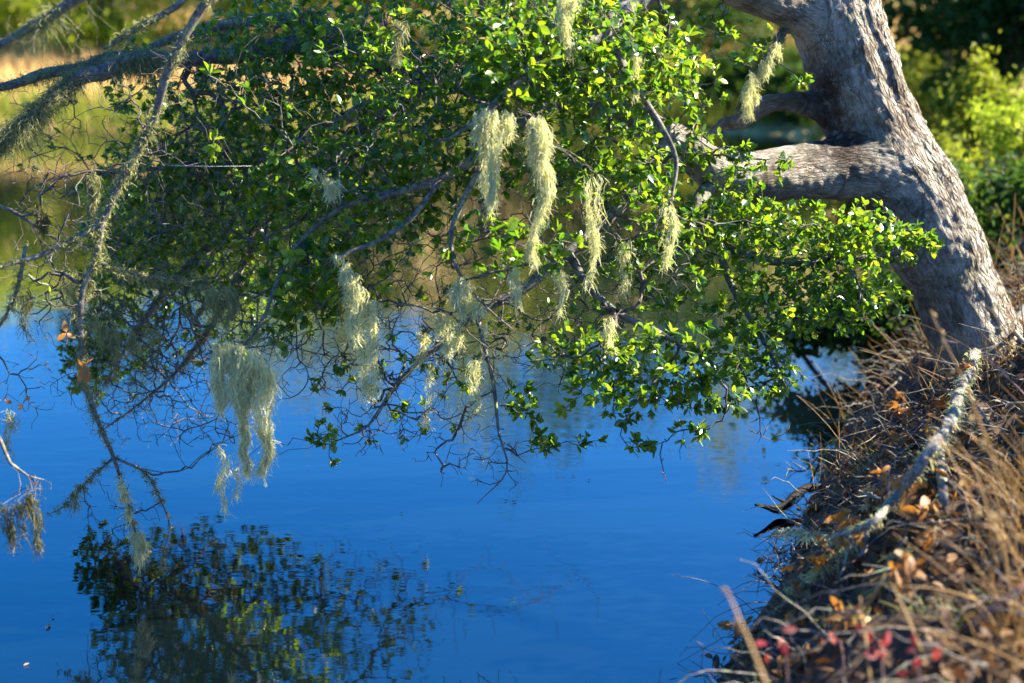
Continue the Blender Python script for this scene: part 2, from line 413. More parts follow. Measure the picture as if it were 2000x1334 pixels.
S = np.choose(which, [d[1] for d in D]); CT = np.stack([d[2] for d in D])[which, np.arange(len(vv))]; TT = np.stack([d[3] for d in D])[which, np.arange(len(vv))]
e1 = unit(np.cross(TT, np.array([0, -1., .12]))); e2 = np.cross(e1, TT); rad = vv-CT
qx, qy = (rad*e1).sum(1), (rad*e2).sum(1); ql = np.hypot(qx, qy)+1e-6
barkco = np.column_stack([qx/ql*.16, qy/ql*.16, S*.32]) + which[:, None]*3.1
ridged = np.clip(.25 + 1.1*nrm[:, 0] + .35*fbm(vv*3.5, 2) - .5*np.clip(vv[:, 2]-1.9, 0, 1), 0.06, 1)
ridged = np.where(which == 0, ridged, np.clip(ridged*.55, .05, .5))
warp = np.column_stack([barkco[:, 0]+.012*noise(vv*9), barkco[:, 1]+.012*noise(vv*9+5), barkco[:, 2]])
r1 = np.clip(1-np.abs(noise(warp*np.array([60, 60, 30])))*2.2, -.15, 1)
r2 = np.clip(1-np.abs(noise(warp*np.array([90, 90, 60])+9))*2.2, -.15, 1)
furrow = np.clip(-(.65*r1+.35*r2)+.1, -1, 1.2)       # >0 in cracks
plates = fbm(vv*np.array([16, 16, 16]), 3)
disp = ridged*(.0085*(.65*r1+.35*r2)) + .0035*plates + .012*fbm(vv*4.3, 2) + .0022*fbm(vv*48, 2)
disp = disp + (which == 0)*.012*np.clip(fbm(np.column_stack([barkco[:, 0]*16, barkco[:, 1]*16, barkco[:, 2]*2]), 2), -1, 1)
vv = vv + nrm*disp[:, None]
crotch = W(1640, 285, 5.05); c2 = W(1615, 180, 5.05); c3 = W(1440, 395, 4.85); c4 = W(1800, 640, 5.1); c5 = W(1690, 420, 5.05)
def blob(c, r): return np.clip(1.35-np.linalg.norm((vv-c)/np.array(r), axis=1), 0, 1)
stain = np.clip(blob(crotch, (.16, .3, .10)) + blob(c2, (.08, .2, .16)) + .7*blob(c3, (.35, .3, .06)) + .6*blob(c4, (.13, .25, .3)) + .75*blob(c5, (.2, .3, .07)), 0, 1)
oak = thing('oak_tree', 'leaning grey oak hung with pale lichen, its boughs reaching low over the pond', 'tree', (1.95, 5.2, .35))
fw = which[qq]; fsel = np.sort(fw, axis=1)[:, 1]
for k in range(4):
    f = qq[fsel == k]
    if not len(f): continue
    ids, inv = np.unique(f, return_inverse=True)
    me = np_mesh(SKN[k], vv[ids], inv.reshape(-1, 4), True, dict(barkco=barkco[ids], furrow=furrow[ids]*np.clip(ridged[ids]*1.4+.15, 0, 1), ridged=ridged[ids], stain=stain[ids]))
    plink(SKN[k], me, M['bark'], oak)

# thinner boughs, each traced through the picture with its own depth
BR = {}
def br(key, rows, step=.03): BR[key] = chain(rows, step)
def brw(key, rows, step=.04): BR[key] = spline(rows, step)
br('A2', [(1080, 190, 4.8, .042), (980, 165, 4.85, .040), (870, 150, 4.95, .038), (760, 125, 5.0, .036), (650, 95, 5.05, .034), (545, 90, 5.05, .032), (440, 108, 5.0, .028), (340, 116, 4.9, .026), (255, 120, 4.8, .025), (200, 142, 4.75, .024), (150, 152, 4.7, .022), (85, 205, 4.6, .018), (10, 275, 4.5, .013), (-120, 400, 4.4, .008)])
br('A3', [(300, 112, 4.9, .020), (215, 112, 4.95, .018), (160, 132, 4.95, .0175), (100, 142, 4.95, .017), (0, 170, 4.9, .015), (-140, 190, 4.8, .012)])
br('A4', [(760, 125, 5.0, .03), (640, 48, 5.15, .026), (500, 42, 5.25, .022), (380, 62, 5.3, .018), (280, 100, 5.3, .01), (170, 160, 5.3, .005)])
br('C', [(445, -60, 3.95, .014), (378, 40, 3.95, .011), (342, 110, 3.95, .0105), (318, 170, 3.97, .010), (298, 240, 4.0, .009), (262, 305, 4.0, .0085), (226, 372, 4.0, .009), (200, 432, 4.0, .0088), (150, 465, 3.98, .0075), (80, 498, 3.95, .0065), (-20, 530, 3.9, .005), (-120, 590, 3.9, .004)])
br('C2', [(388, -35, 3.94, .009), (345, 12, 3.93, .0085), (275, 52, 3.9, .008), (225, 82, 3.9, .006), (203, 95, 3.9, .003)])
br('D', [(200, 432, 4.0, .0095), (188, 500, 4.0, .009), (162, 565, 4.0, .0085), (158, 640, 4.0, .008), (162, 725, 3.98, .0075), (188, 815, 3.97, .0065), (220, 888, 3.95, .0058), (240, 950, 3.94, .0048), (258, 1020, 3.93, .0035), (285, 1085, 3.93, .002)])
br('D2', [(190, 510, 4.0, .006), (240, 530, 4.05, .005), (330, 545, 4.1, .0035), (400, 552, 4.15, .0018)])
br('D3', [(224, 893, 3.95, .004), (175, 935, 3.93, .003), (130, 985, 3.92, .0018), (95, 1005, 3.92, .001)])
br('D4', [(226, 895, 3.95, .004), (285, 925, 3.95, .003), (315, 980, 3.95, .0026), (332, 1030, 3.95, .0022), (320, 1075, 3.95, .0018), (318, 1115, 3.95, .0012)])
br('E', [(240, -40, 6.0, .024), (150, 0, 6.0, .022), (80, 42, 6.0, .02), (0, 88, 6.0, .016), (-120, 150, 6.0, .012)])
br('E2', [(-60, 380, 4.4, .006), (20, 410, 4.4, .006), (60, 435, 4.4, .005), (115, 470, 4.4, .003), (160, 480, 4.4, .0015)])
br('E3', [(-40, 790, 3.6, .006), (0, 860, 3.6, .005), (20, 905, 3.6, .0045), (55, 930, 3.6, .003), (85, 937, 3.6, .0015)])
br('E4', [(50, 480, 3.95, .006), (40, 540, 3.95, .0055), (20, 600, 3.95, .005), (-10, 650, 3.95, .004)])
br('H', [(1300, 255, 4.72, .03), (1270, 350, 4.55, .026), (1225, 395, 4.45, .023), (1170, 445, 4.38, .021), (1090, 510, 4.3, .017), (1010, 570, 4.25, .014), (925, 615, 4.2, .012), (850, 680, 4.12, .010), (775, 750, 4.05, .007), (720, 830, 4.0, .004), (660, 860, 4.0, .002)])
br('H2', [(1110, 490, 4.32, .014), (1150, 560, 4.25, .012), (1210, 615, 4.2, .0105), (1290, 650, 4.15, .008), (1360, 700, 4.1, .006), (1420, 760, 4.05, .003)])
br('H3', [(930, 612, 4.2, .008), (950, 690, 4.1, .006), (965, 760, 4.05, .005), (975, 850, 4.0, .0035), (990, 920, 3.97, .0022), (930, 985, 3.95, .0011)])
br('I', [(1395, 345, 4.82, .026), (1360, 410, 4.7, .022), (1400, 470, 4.6, .018), (1480, 505, 4.5, .015), (1580, 512, 4.45, .012), (1680, 505, 4.42, .008), (1790, 490, 4.4, .004)])
br('I2', [(1400, 470, 4.6, .014), (1430, 560, 4.45, .011), (1470, 630, 4.35, .008), (1510, 700, 4.3, .005), (1540, 770, 4.28, .002)])
br('J', [(1080, 190, 4.8, .03), (1060, 215, 4.5, .024), (1010, 250, 4.25, .019), (940, 300, 4.15, .015), (860, 350, 4.1, .012), (760, 380, 4.1, .010), (660, 410, 4.12, .008), (590, 470, 4.1, .0065), (545, 540, 4.05, .006), (515, 620, 4.0, .005), (480, 670, 3.97, .004), (420, 700, 3.97, .002)])
br('J2', [(860, 350, 4.1, .008), (800, 430, 4.05, .007), (720, 480, 4.0, .006), (670, 500, 3.98, .0045), (690, 560, 3.96, .003), (760, 640, 3.95, .0015)])
br('J3', [(960, 290, 4.15, .010), (900, 400, 4.05, .008), (880, 470, 4.0, .006), (900, 540, 3.97, .0045), (950, 600, 3.95, .003), (1010, 650, 3.95, .0015)])
br('K', [(1450, -25, 5.0, .05), (1330, -40, 4.7, .04), (1230, 10, 4.5, .032), (1180, 60, 4.35, .026), (1110, 90, 4.2, .02), (1040, 130, 4.1, .016), (980, 190, 4.02, .012), (930, 235, 4.0, .008), (880, 270, 4.0, .004)])
br('K2', [(1180, 60, 4.35, .016), (1230, 150, 4.25, .013), (1280, 230, 4.2, .010), (1320, 310, 4.2, .007), (1310, 400, 4.15, .004)])
br('L', [(870, 150, 4.95, .03), (760, 220, 5.0, .026), (640, 300, 5.05, .022), (520, 380, 5.1, .018), (420, 470, 5.1, .015), (330, 560, 5.1, .012), (260, 660, 5.1, .009), (205, 750, 5.1, .006)])
br('L2', [(520, 380, 5.1, .013), (480, 500, 5.0, .011), (430, 610, 4.95, .009), (350, 720, 4.9, .007), (270, 790, 4.9, .004), (200, 840, 4.9, .002)])
br('L3', [(640, 300, 5.05, .014), (560, 330, 5.05, .012), (430, 320, 5.05, .01), (300, 330, 5.1, .008), (200, 340, 5.1, .005)])
br('N', [(870, 150, 4.95, .03), (720, 210, 5.4, .026), (540, 300, 5.75, .022), (380, 400, 5.9, .016), (250, 520, 5.95, .008)])
br('Q', [(1530, 60, 5.1, .016), (1505, 110, 5.05, .014), (1470, 165, 5.02, .011), (1440, 218, 5.0, .006)])
# unseen boughs of the crown above the picture, carrying foliage added for shade
brw('U1', [(1.1, 5.25, 2.8, .09), (.5, 5.4, 3.0, .07), (-.2, 5.6, 3.05, .05), (-.9, 5.7, 2.9, .03), (-1.5, 5.7, 2.6, .012)])
brw('U2', [(1.0, 5.3, 3.2, .08), (.4, 5.0, 3.5, .06), (-.4, 4.9, 3.5, .04), (-1.2, 4.9, 3.2, .015)])
brw('U3', [(1.2, 5.2, 2.55, .07), (2.0, 5.0, 2.6, .05), (2.6, 4.4, 2.2, .04), (3.0, 3.6, 1.85, .025), (3.3, 2.7, 1.7, .01)])  # unseen bough added right of the view to shade the bank
brw('U4', [(1.05, 5.3, 2.8, .07), (1.3, 5.9, 3.0, .05), (1.5, 6.5, 3.0, .02)])  # unseen bough added to hold leaf clouds that shade the crown
VISIBLE = [k for k in BR if not k.startswith('U')]

# leaf clouds: px, py, rx, ry, Y, rY, rosettes, share with leaves, leaf size
VOL = [
 (1180, 110, 190, 130, 4.35, .40, 420, .95, 1.0), (1310, 170, 110, 100, 4.5, .35, 150, .95, 1.0), (1010, 60, 160, 90, 4.35, .4, 230, .9, 1.0), (1010, 120, 120, 80, 4.0, .15, 60, .95, 1.25),
 (800, 90, 230, 120, 4.7, .45, 380, .9, 1.0), (560, 110, 200, 130, 4.95, .4, 330, .85, 1.0), (420, 260, 200, 150, 5.15, .35, 420, .85, .95), (610, 290, 230, 140, 4.9, .5, 420, .85, 1.0),
 (300, 420, 150, 170, 5.2, .35, 420, .8, .95), (470, 480, 200, 140, 5.05, .4, 420, .7, .95), (230, 600, 100, 150, 5.2, .2, 220, .7, .9), (175, 700, 60, 90, 5.2, .12, 110, .9, .9), (380, 620, 170, 110, 5.0, .3, 200, .45, .9),
 (660, 380, 200, 130, 4.3, .3, 260, .75, 1.05), (880, 240, 190, 150, 4.3, .35, 360, .85, 1.05), (760, 500, 170, 110, 4.2, .25, 170, .55, 1.0), (600, 550, 90, 90, 4.1, .2, 110, .85, 1.1), (560, 640, 60, 50, 4.2, .1, 30, .8, 1.0),
 (1000, 480, 150, 70, 4.0, .15, 100, .8, 1.15), (960, 400, 170, 100, 4.3, .25, 130, .5, 1.0), (1150, 300, 130, 100, 4.3, .25, 190, .85, 1.1), (1250, 330, 110, 110, 4.35, .25, 170, .85, 1.05),
 (1310, 500, 110, 130, 4.35, .25, 240, .8, 1.0), (1190, 560, 110, 110, 4.35, .25, 90, .45, 1.0), (1440, 430, 110, 60, 4.55, .2, 200, .97, .95), (1530, 490, 150, 100, 4.45, .25, 430, .97, .95), (1690, 470, 120, 75, 4.42, .2, 260, .97, .95), (1800, 475, 40, 25, 4.4, .06, 24, 1, .95),
 (1600, 590, 130, 70, 4.4, .2, 260, .97, .95), (1720, 580, 60, 40, 4.42, .1, 50, .97, .95), (1470, 640, 110, 80, 4.3, .2, 230, .95, .95), (1500, 730, 70, 50, 4.28, .12, 90, .95, .95),
 (1310, 700, 170, 70, 4.1, .2, 240, .92, 1.0), (1110, 690, 100, 50, 4.05, .12, 60, .9, 1.05), (1200, 770, 130, 60, 4.03, .12, 110, .92, 1.05), (1390, 770, 90, 60, 4.1, .12, 80, .9, 1.0), (1150, 860, 25, 16, 4.0, .04, 5, 1, 1.05), (1060, 865, 30, 22, 4.0, .05, 11, 1, 1.1),
 (1255, 870, 35, 18, 4.0, .05, 10, 1, 1.1), (1350, 845, 35, 22, 4.03, .05, 11, 1, 1.05), (1020, 790, 45, 40, 4.0, .08, 22, .95, 1.0), (630, 850, 25, 25, 3.98, .05, 8, 1, 1.1), (660, 715, 22, 18, 4.0, .05, 5, 1, .9), (620, 752, 14, 10, 4.0, .04, 3, 1, .9), (648, 898, 10, 8, 3.98, .02, 2, 1, 1.0),
 (1420, 60, 110, 70, 5.0, .4, 80, .95, .95), (1370, 300, 60, 50, 4.5, .1, 36, .97, .95), (1440, 330, 60, 60, 4.55, .12, 38, .97, .95), (1525, 310, 22, 40, 4.75, .06, 10, .9, .95), (1560, 155, 25, 15, 5.0, .05, 10, 1, .9), (1340, 420, 80, 60, 4.5, .15, 90, .95, .95),
 (250, 190, 60, 50, 5.1, .2, 30, .9, .9), (270, 100, 40, 30, 4.95, .1, 20, .9, .95), (100, 330, 110, 100, 5.0, .3, 90, .15, .9), (60, 380, 60, 60, 4.4, .1, 20, .1, .9),
 # bare twigs
 (340, 720, 180, 120, 4.95, .25, 330, .03, .9), (270, 800, 130, 90, 4.9, .2, 150, .0, .9), (420, 800, 130, 80, 4.1, .15, 60, .0, .9), (800, 760, 200, 110, 4.1, .2, 270, .08, .9), (880, 640, 210, 110, 4.25, .25, 170, .1, .9),
 (900, 860, 140, 70, 4.0, .1, 120, .02, .9), (700, 840, 110, 60, 4.0, .1, 75, .05, .9), (1100, 620, 150, 90, 4.3, .2, 110, .15, .9), (1500, 830, 50, 50, 4.28, .08, 24, .0, .9), (1300, 900, 30, 60, 4.02, .05, 9, .0, .9), (80, 560, 90, 100, 4.0, .15, 50, .02, .9), (60, 760, 90, 80, 3.95, .1, 30, .0, .9),
 (230, 1000, 90, 70, 3.95, .08, 60, .0, .9), (60, 960, 50, 40, 3.6, .05, 12, .0, .9), (70, 240, 90, 80, 4.7, .15, 40, .0, .9), (100, 60, 140, 60, 6.0, .3, 50, .05, .9), (700, 240, 400, 200, 4.2, .15, 90, .35, 1.05),
 (400, 400, 260, 250, 4.8, .4, 420, .12, .9), (700, 480, 200, 130, 4.4, .3, 200, .12, .9), (1000, 300, 250, 200, 4.3, .3, 160, .15, 1.0), (1250, 620, 200, 120, 4.3, .2, 120, .1, .9),
 (380, 430, 240, 170, 5.95, .25, 600, .8, 1.0), (650, 390, 200, 150, 5.9, .3, 400, .5, 1.0), (800, 440, 130, 130, 5.85, .2, 120, .06, 1.0), (950, 925, 120, 45, 3.98, .06, 40, .0, .9),
 (450, 330, 300, 220, 4.5, .4, 380, .0, .9), (800, 350, 280, 220, 4.2, .3, 330, .04, .9), (600, 620, 250, 120, 4.3, .3, 260, .0, .9), (950, 560, 220, 130, 4.15, .2, 240, .03, .9), (300, 640, 200, 120, 4.6, .3, 260, .0, .9), (1250, 480, 160, 180, 4.2, .2, 150, .05, .9), (1000, 480, 200, 100, 5.8, .3, 36, .03, .9), (120, 480, 120, 160, 4.3, .3, 120, .0, .9), (400, 850, 120, 50, 4.0, .1, 60, .0, .9),
 (350, 560, 260, 200, 4.5, .4, 520, .0, .9), (600, 700, 200, 90, 4.15, .2, 180, .0, .9), (1000, 690, 250, 90, 4.1, .15, 230, .02, .9), (300, 260, 250, 200, 4.6, .4, 300, .0, .9), (100, 480, 110, 200, 4.2, .3, 150, .0, .9), (700, 650, 300, 120, 4.2, .25, 300, .0, .9), (260, 720, 180, 120, 4.4, .3, 260, .0, .9), (620, 470, 180, 120, 5.9, .2, 200, .0, .9)]
# unseen leaf clouds, added out of frame to shade crown and bank: x, y, z, rx, ry, rz, n
SHADE_VOL = [(1.75, 4.98, 2.95, .38, .3, .28, 320), (2.05, 6.15, 2.95, .55, .45, .3, 600), (1.2, 5.1, 2.95, .5, .36, .28, 680), (.35, 5.1, 2.95, .6, .38, .3, 620), (.85, 5.5, 2.9, .7, .42, .3, 850), (0, 5.5, 2.95, .7, .5, .3, 620), (1.3, 6.35, 2.95, .9, .38, .3, 950), (.4, 5.3, 3.6, .8, .4, .35, 160), (-.8, 5.3, 3.1, .7, .5, .35, 220), (2.7, 4.6, 1.75, .4, .3, .3, 170), (2.9, 3.85, 1.75, .6, .7, .35, 600), (3.3, 2.7, 1.7, .5, .5, .35, 240)]

def ball(n):
    p = rng.normal(size=(n, 3)); p = unit(p)*rng.random((n, 1))**(1/2.6); return p
pts = []; leafy = []; lscale = []
for (px, py, rx, ry, Y0, rY, n, share, ls) in VOL:
    n = int(n*(1.45 if px < 700 else 1.15 if py < 260 and px < 1250 else .64 if px < 1400 else .58)) if n > 40 and share > .2 else n
    b = ball(n)
    for q in b:
        pts.append(W(px+q[0]*rx, py+q[1]*ry, Y0+q[2]*rY)); leafy.append(rng.random() < share); lscale.append(ls)
for (x, y, z, rx, ry, rz, n) in SHADE_VOL:
    b = ball(n)*np.array([rx, ry, rz]) + np.array([x, y, z])
    pts += list(b); leafy += [True]*n; lscale += [1.35]*n
# lichen hangs: anchors get a twig of their own (filled from the lichen list)
LICH = [  # label, [top path px,py], drop px, tip half width share, Y, strands, tone
 ('long bright lichen curtain below the bough, longest of the pale hanging pair', [(1030, 225), (1052, 232), (1062, 262)], 250, 3.86, 620, 1.0, .30),
 ('broad pale lichen veil ending in a thin tail, left of the longest curtain', [(928, 218), (962, 208), (1000, 222)], 175, 3.88, 620, .9, .6),
 ('pale lichen bunch at the top edge among sunlit leaves', [(1085, -12), (1112, -18), (1135, -8)], 105, 4.0, 380, .85, .4),
 ('thin straight lichen strand right of the longest curtain', [(1146, 335), (1158, 330), (1166, 338)], 200, 3.95, 200, .8, .3),
 ('largest shaggy lichen beard hanging low over blue water at left', [(425, 668), (455, 668), (490, 688), (522, 705)], 235, 3.74, 1900, .95, .6),
 ('thin lichen tail dangling over the water below the largest beard', [(424, 870), (432, 868)], 125, 3.9, 90, .85, .3),
 ('short white lichen wisp right of the thin dangling tail', [(460, 912), (464, 910)], 58, 3.9, 40, 1.0, .3),
 ('lichen swag draped diagonally along a twig in the centre', [(890, 535), (905, 545), (925, 580), (952, 612)], 60, 3.9, 460, 1.0, .8),
 ('tapering lichen beard drawn to a long point left of centre', [(690, 548), (712, 560), (735, 590)], 195, 3.9, 520, .85, .35),
 ('crusted lichen strip along the twig above the tapering beard', [(655, 495), (675, 510), (695, 540), (705, 560)], 42, 3.92, 220, .8, .9),
 ('sunlit lichen bunch at the tip of the lowest hanging branch', [(252, 1035), (272, 1040), (292, 1062)], 60, 3.9, 330, .95, .6),
 ('lichen sleeve around the lowest hanging branch above its tip bunch', [(232, 925), (242, 955), (250, 1000), (258, 1035)], 30, 3.92, 300, .9, .9),
 ('small lichen icicle below yellow leaves in the centre', [(1002, 522), (1010, 520)], 72, 3.92, 80, .9, .3),
 ('small brownish lichen tuft right of the centre icicle', [(1082, 530), (1098, 528)], 75, 3.95, 110, .7, .4),
 ('drooping lichen fringe between dead twigs below the diagonal swag', [(845, 610), (880, 612), (915, 618)], 95, 4.0, 330, .5, .6),
 ('faint lichen strand over the pond, left of two among the bare twigs', [(838, 700), (850, 702)], 120, 4.02, 110, .45, .4),
 ('faint lichen strand over the pond, right of two among the bare twigs', [(925, 700), (938, 702)], 95, 4.02, 110, .4, .4),
 ('short sunlit lichen tuft above the low leafy sprays', [(1185, 622), (1197, 620)], 62, 4.0, 90, .8, .4),
 ('yellow lichen sleeve on the hanging branch left of the trunk', [(1520, 72), (1500, 110), (1475, 150), (1455, 185)], 48, 4.98, 420, .95, .9),
 ('second yellow lichen strip beside the sleeve left of the trunk', [(1470, 130), (1462, 165)], 60, 4.95, 160, .9, .6),
 ('narrow lichen strand before the bright lower right leaves', [(1300, 392), (1312, 390)], 115, 4.05, 160, .8, .4),
 ('lichen tuft caught on a sloping twig left of centre', [(610, 330), (635, 345), (665, 358)], 34, 3.98, 210, .75, .8),
 ('shaded lichen tassel on bare twigs at left below the long mossy bough', [(176, 335), (188, 333)], 90, 4.3, 130, .3, .5),
 ('dark lichen tuft near the left edge over the tan reflection', [(62, 395), (80, 398)], 55, 4.3, 120, .15, .6),
 ('grey lichen curtain on the hanging branch at left', [(128, 535), (150, 530), (168, 545)], 85, 4.05, 260, .25, .7),
 ('wide dull lichen apron in the dark leaves at left', [(170, 610), (215, 630), (270, 645), (320, 640)], 60, 4.2, 420, .3, .9),
 ('small dark lichen tail at the left edge over blue water', [(46, 560), (56, 560)], 90, 4.1, 90, .1, .4),
 ('ragged lichen net hanging from the left edge twig', [(8, 802), (22, 806)], 85, 3.7, 80, .2, .5),
 ('blurred olive lichen bunch at the left edge low over water', [(5, 985), (35, 978), (58, 985)], 75, 3.45, 150, .1, .6),
 ('blurred olive lichen tail beside the bunch at the left edge', [(62, 960), (70, 960)], 105, 3.45, 120, .15, .4),
 ('pale lichen drape high in the dark centre leaves', [(775, 40), (790, 45)], 70, 4.2, 170, .25, .5),
 ('sunlit lichen patch on twigs left of the diagonal swag', [(815, 640), (835, 655)], 45, 4.02, 130, .5, .8),
 ('shaded lichen hanging above the largest beard', [(400, 565), (440, 560), (480, 575)], 75, 4.05, 330, .35, .8),
 ('fine lichen wisps behind the sunlit leaves in the upper right', [(1235, 95), (1250, 98)], 80, 4.15, 140, .7, .4),
 ('pale lichen tail right of centre beneath the big limb', [(1215, 470), (1232, 468)], 95, 4.15, 150, .6, .4),
 ('small lichen tuft on the twig left of the lowest hanging branch', [(142, 950), (152, 948)], 45, 3.92, 70, .3, .6),
]
forced = []
for L in LICH:
    for (a, b) in L[1]: forced.append(W(a, b, L[3]+.01))
pts = np.array(pts); leafy = np.array(leafy); lscale = np.array(lscale)

# grow: main chains first, then coarse to fine points joined to the nearest wood
npos = []; npar = []; nroot = []; ndir = []; nrad = []
keys = list(BR)
allch = [(k, BR[k]) for k in keys]
for ki, (k, c) in enumerate(allch):
    t = unit(np.gradient(c[:, :3], axis=0))
    for a, d in zip(c, t):
        npos.append(a[:3]); npar.append(-1); nroot.append(ki); ndir.append(d); nrad.append(a[3])
nmain = len(npos)
is_tip = np.zeros(0, bool)
endnode = np.full(len(pts), -1)
order = rng.permutation(len(pts))
n1 = len(pts)//40; n2 = len(pts)//6
levels = [order[:n1], order[n1:n2], order[n2:]]
forced = np.array(forced)
def rebuild():
    kd = kdtree.KDTree(len(npos))
    for i_, p in enumerate(npos): kd.insert(p, i_)
    kd.balance(); return kd
def grow(p, kd):
    c = kd.find_n(p, 10); best = None
    for (co, idx, d) in c:
        v = p-npos[idx]; ca = float(np.dot(ndir[idx], v))/max(d, 1e-6)
        cost = d*(1+.55*(1-ca)) + .02
        if best is None or cost < best[0]: best = (cost, idx, d)
    _, idx, d = best
    a = npos[idx]; n = max(1, int(math.ceil(d/.03)))
    ctrl = a + ndir[idx]*d*.4 + (p-a)*.18 + np.array([0, 0, .07*d])
    prev = idx; w = rng.normal(size=3)*d*.07
    for s in range(1, n+1):
        t = s/n; q = (1-t)**2*a + 2*t*(1-t)*ctrl + t*t*p + w*math.sin(t*math.pi) + (rng.normal(size=3)*.0055 if s < n else 0)
        npos.append(q); npar.append(prev); nroot.append(nroot[prev]); ndir.append(unit(q-npos[prev])); nrad.append(0)
        prev = len(npos)-1
    return prev
for li, lv in enumerate([None]+levels):
    P = forced if lv is None else pts[lv]
    kd = rebuild()
    dist = np.array([kd.find(p)[2] for p in P]); o = np.argsort(dist)
    B = max(20, len(o)//40)
    for b in range(0, len(o), B):
        kd = rebuild()
        for k in o[b:b+B]:
            e = grow(P[k], kd)
            if lv is not None: endnode[lv[k]] = e
npos = np.array(npos); npar = np.array(npar); nroot = np.array(nroot); ndir = np.array(ndir); nrad = np.array(nrad)
NN = len(npos); tips = np.zeros(NN); haschild = np.zeros(NN, bool); haschild[npar[npar >= 0]] = True
tips[~haschild] = 1
for k in range(NN-1, nmain-1, -1): tips[npar[k]] += tips[k]
tw = np.arange(NN) >= nmain
nrad[tw] = .00095*np.maximum(tips[tw], 1)**.43
for k in range(nmain, NN): nrad[k] = min(nrad[k], nrad[npar[k]]*.98 if npar[k] >= nmain else nrad[npar[k]]*.8+.0006)

# wood meshes
def edges_mesh(child):
    par = npar[child]; U, Vv = frames(ndir); sd = 4
    a = np.arange(sd)/sd*2*np.pi
    rp = np.minimum(nrad[par], nrad[child]*1.25)
    ring = lambda idx, r: npos[idx][:, None]+r[:, None, None]*(np.cos(a)[None, :, None]*U[idx][:, None]+np.sin(a)[None, :, None]*Vv[idx][:, None])
    # start ring uses the child's frame unless the parent continues it
    same = (ndir[par]*ndir[child]).sum(1) > .6
    pi = np.where(same, par, child)
    st = npos[par][:, None]+rp[:, None, None]*(np.cos(a)[None, :, None]*U[pi][:, None]+np.sin(a)[None, :, None]*Vv[pi][:, None])
    en = ring(child, nrad[child])
    V = np.concatenate([st, en], 1).reshape(-1, 3); b = np.arange(len(child))[:, None]*2*sd; j = np.arange(sd)[None]; k = (j+1) % sd
    return V, np.stack([b+j, b+k, b+sd+k, b+sd+j], -1).reshape(-1, 4)

# leaf geometry
LT = np.array([0, .1, .3, .6, .86, 1.0]); LW = np.array([.012, .03, .21, .265, .17, 0.02])
LT3 = np.array([0, .4, 1.0]); LW3 = np.array([.03, .27, .05])
def leaf_mesh(o, a, n, L, wf, tint, curl, LT=LT, LW=LW):
    """o origins, a axes, n normals (unit), L lengths -> verts, tris, tint"""
    b = np.cross(n, a); rows = []
    for t, w in zip(LT, LW):
        z = -curl*t*t
        c = o + a*(L*t)[:, None] + n*(L*z)[:, None]
        side = b*(L*w*wf)[:, None]; up = n*(L*w*.22)[:, None]
        rows += [c-side+up, c, c+side+up]
    V = np.stack(rows, 1); m = V.shape[1]; T = []
    for r in range(len(LT)-1):
        p = r*3; q = p+3
        T += [(p, p+1, q+1, q), (p+1, p+2, q+2, q+1)]
    T = np.array(T); base = np.arange(len(o))[:, None, None]*m
    return V.reshape(-1, 3), (T[None]+base).reshape(-1, 4), np.repeat(tint, m)
def perp(a, n):
    n = n - a*(a*n).sum(1, keepdims=True); return unit(n)

LO, LAx, LN, LL, LR, LTi, LWf = [], [], [], [], [], [], []
UP = np.array([0, 0, 1.])
for i_ in range(len(pts)):
    if not leafy[i_]: continue
    e = endnode[i_]; d = unit(ndir[e]+rng.normal(size=3)*.15+np.array([0, 0, -.05])); k = rng.integers(5, 9)
    u = unit(np.cross(d, rng.normal(size=3))); v = np.cross(d, u); ph = rng.random()*6.28; hue = rng.beta(1.4, 1.7); rsz = rng.uniform(.75, 1.2)
    p0 = npos[e]; pp = npos[npar[e]] if npar[e] >= 0 else p0
    for q in range(k):
        ph += 2.4; el = rng.uniform(.35, 1.15)
        ax = unit(d*math.cos(el)+(u*math.cos(ph)+v*math.sin(ph))*math.sin(el))
        LO.append(p0+(pp-p0)*rng.random()*.9*(q/k)); LAx.append(ax); LN.append(d*.5+UP*.35+np.array(SUN_DIR)*.5+rng.normal(size=3)*.45)
        LL.append(lscale[i_]*rsz*rng.uniform(.017, .034)); LR.append(nroot[e]); LTi.append(np.clip(hue+rng.normal()*.12, 0, .96) if rng.random() > .012 else 1.0); LWf.append(rng.uniform(.85, 1.2))
LO, LAx, LN, LL, LR, LTi, LWf = map(np.array, (LO, LAx, LN, LL, LR, LTi, LWf)); LN = perp(LAx, LN)
curl = rng.uniform(.02, .22, len(LO))
# the 300 leaves that show largest: nearest to the camera, inside the frame, facing it
X_, Y_, Dp = to_px(LO); face = np.abs((LN*unit(LO-np.array([0, 0, CAM_H]))).sum(1))
inf = (X_ > 5) & (X_ < 1995) & (Y_ > 5) & (Y_ < 1325)
score = np.where(inf, (LL/Dp)*(.35+face)*np.where(Dp < 4.25, 1, .3)*rng.uniform(.6, 1, len(LO)), 0)
big = np.argsort(-score)[:300]; isbig = np.zeros(len(LO), bool); isbig[big] = True

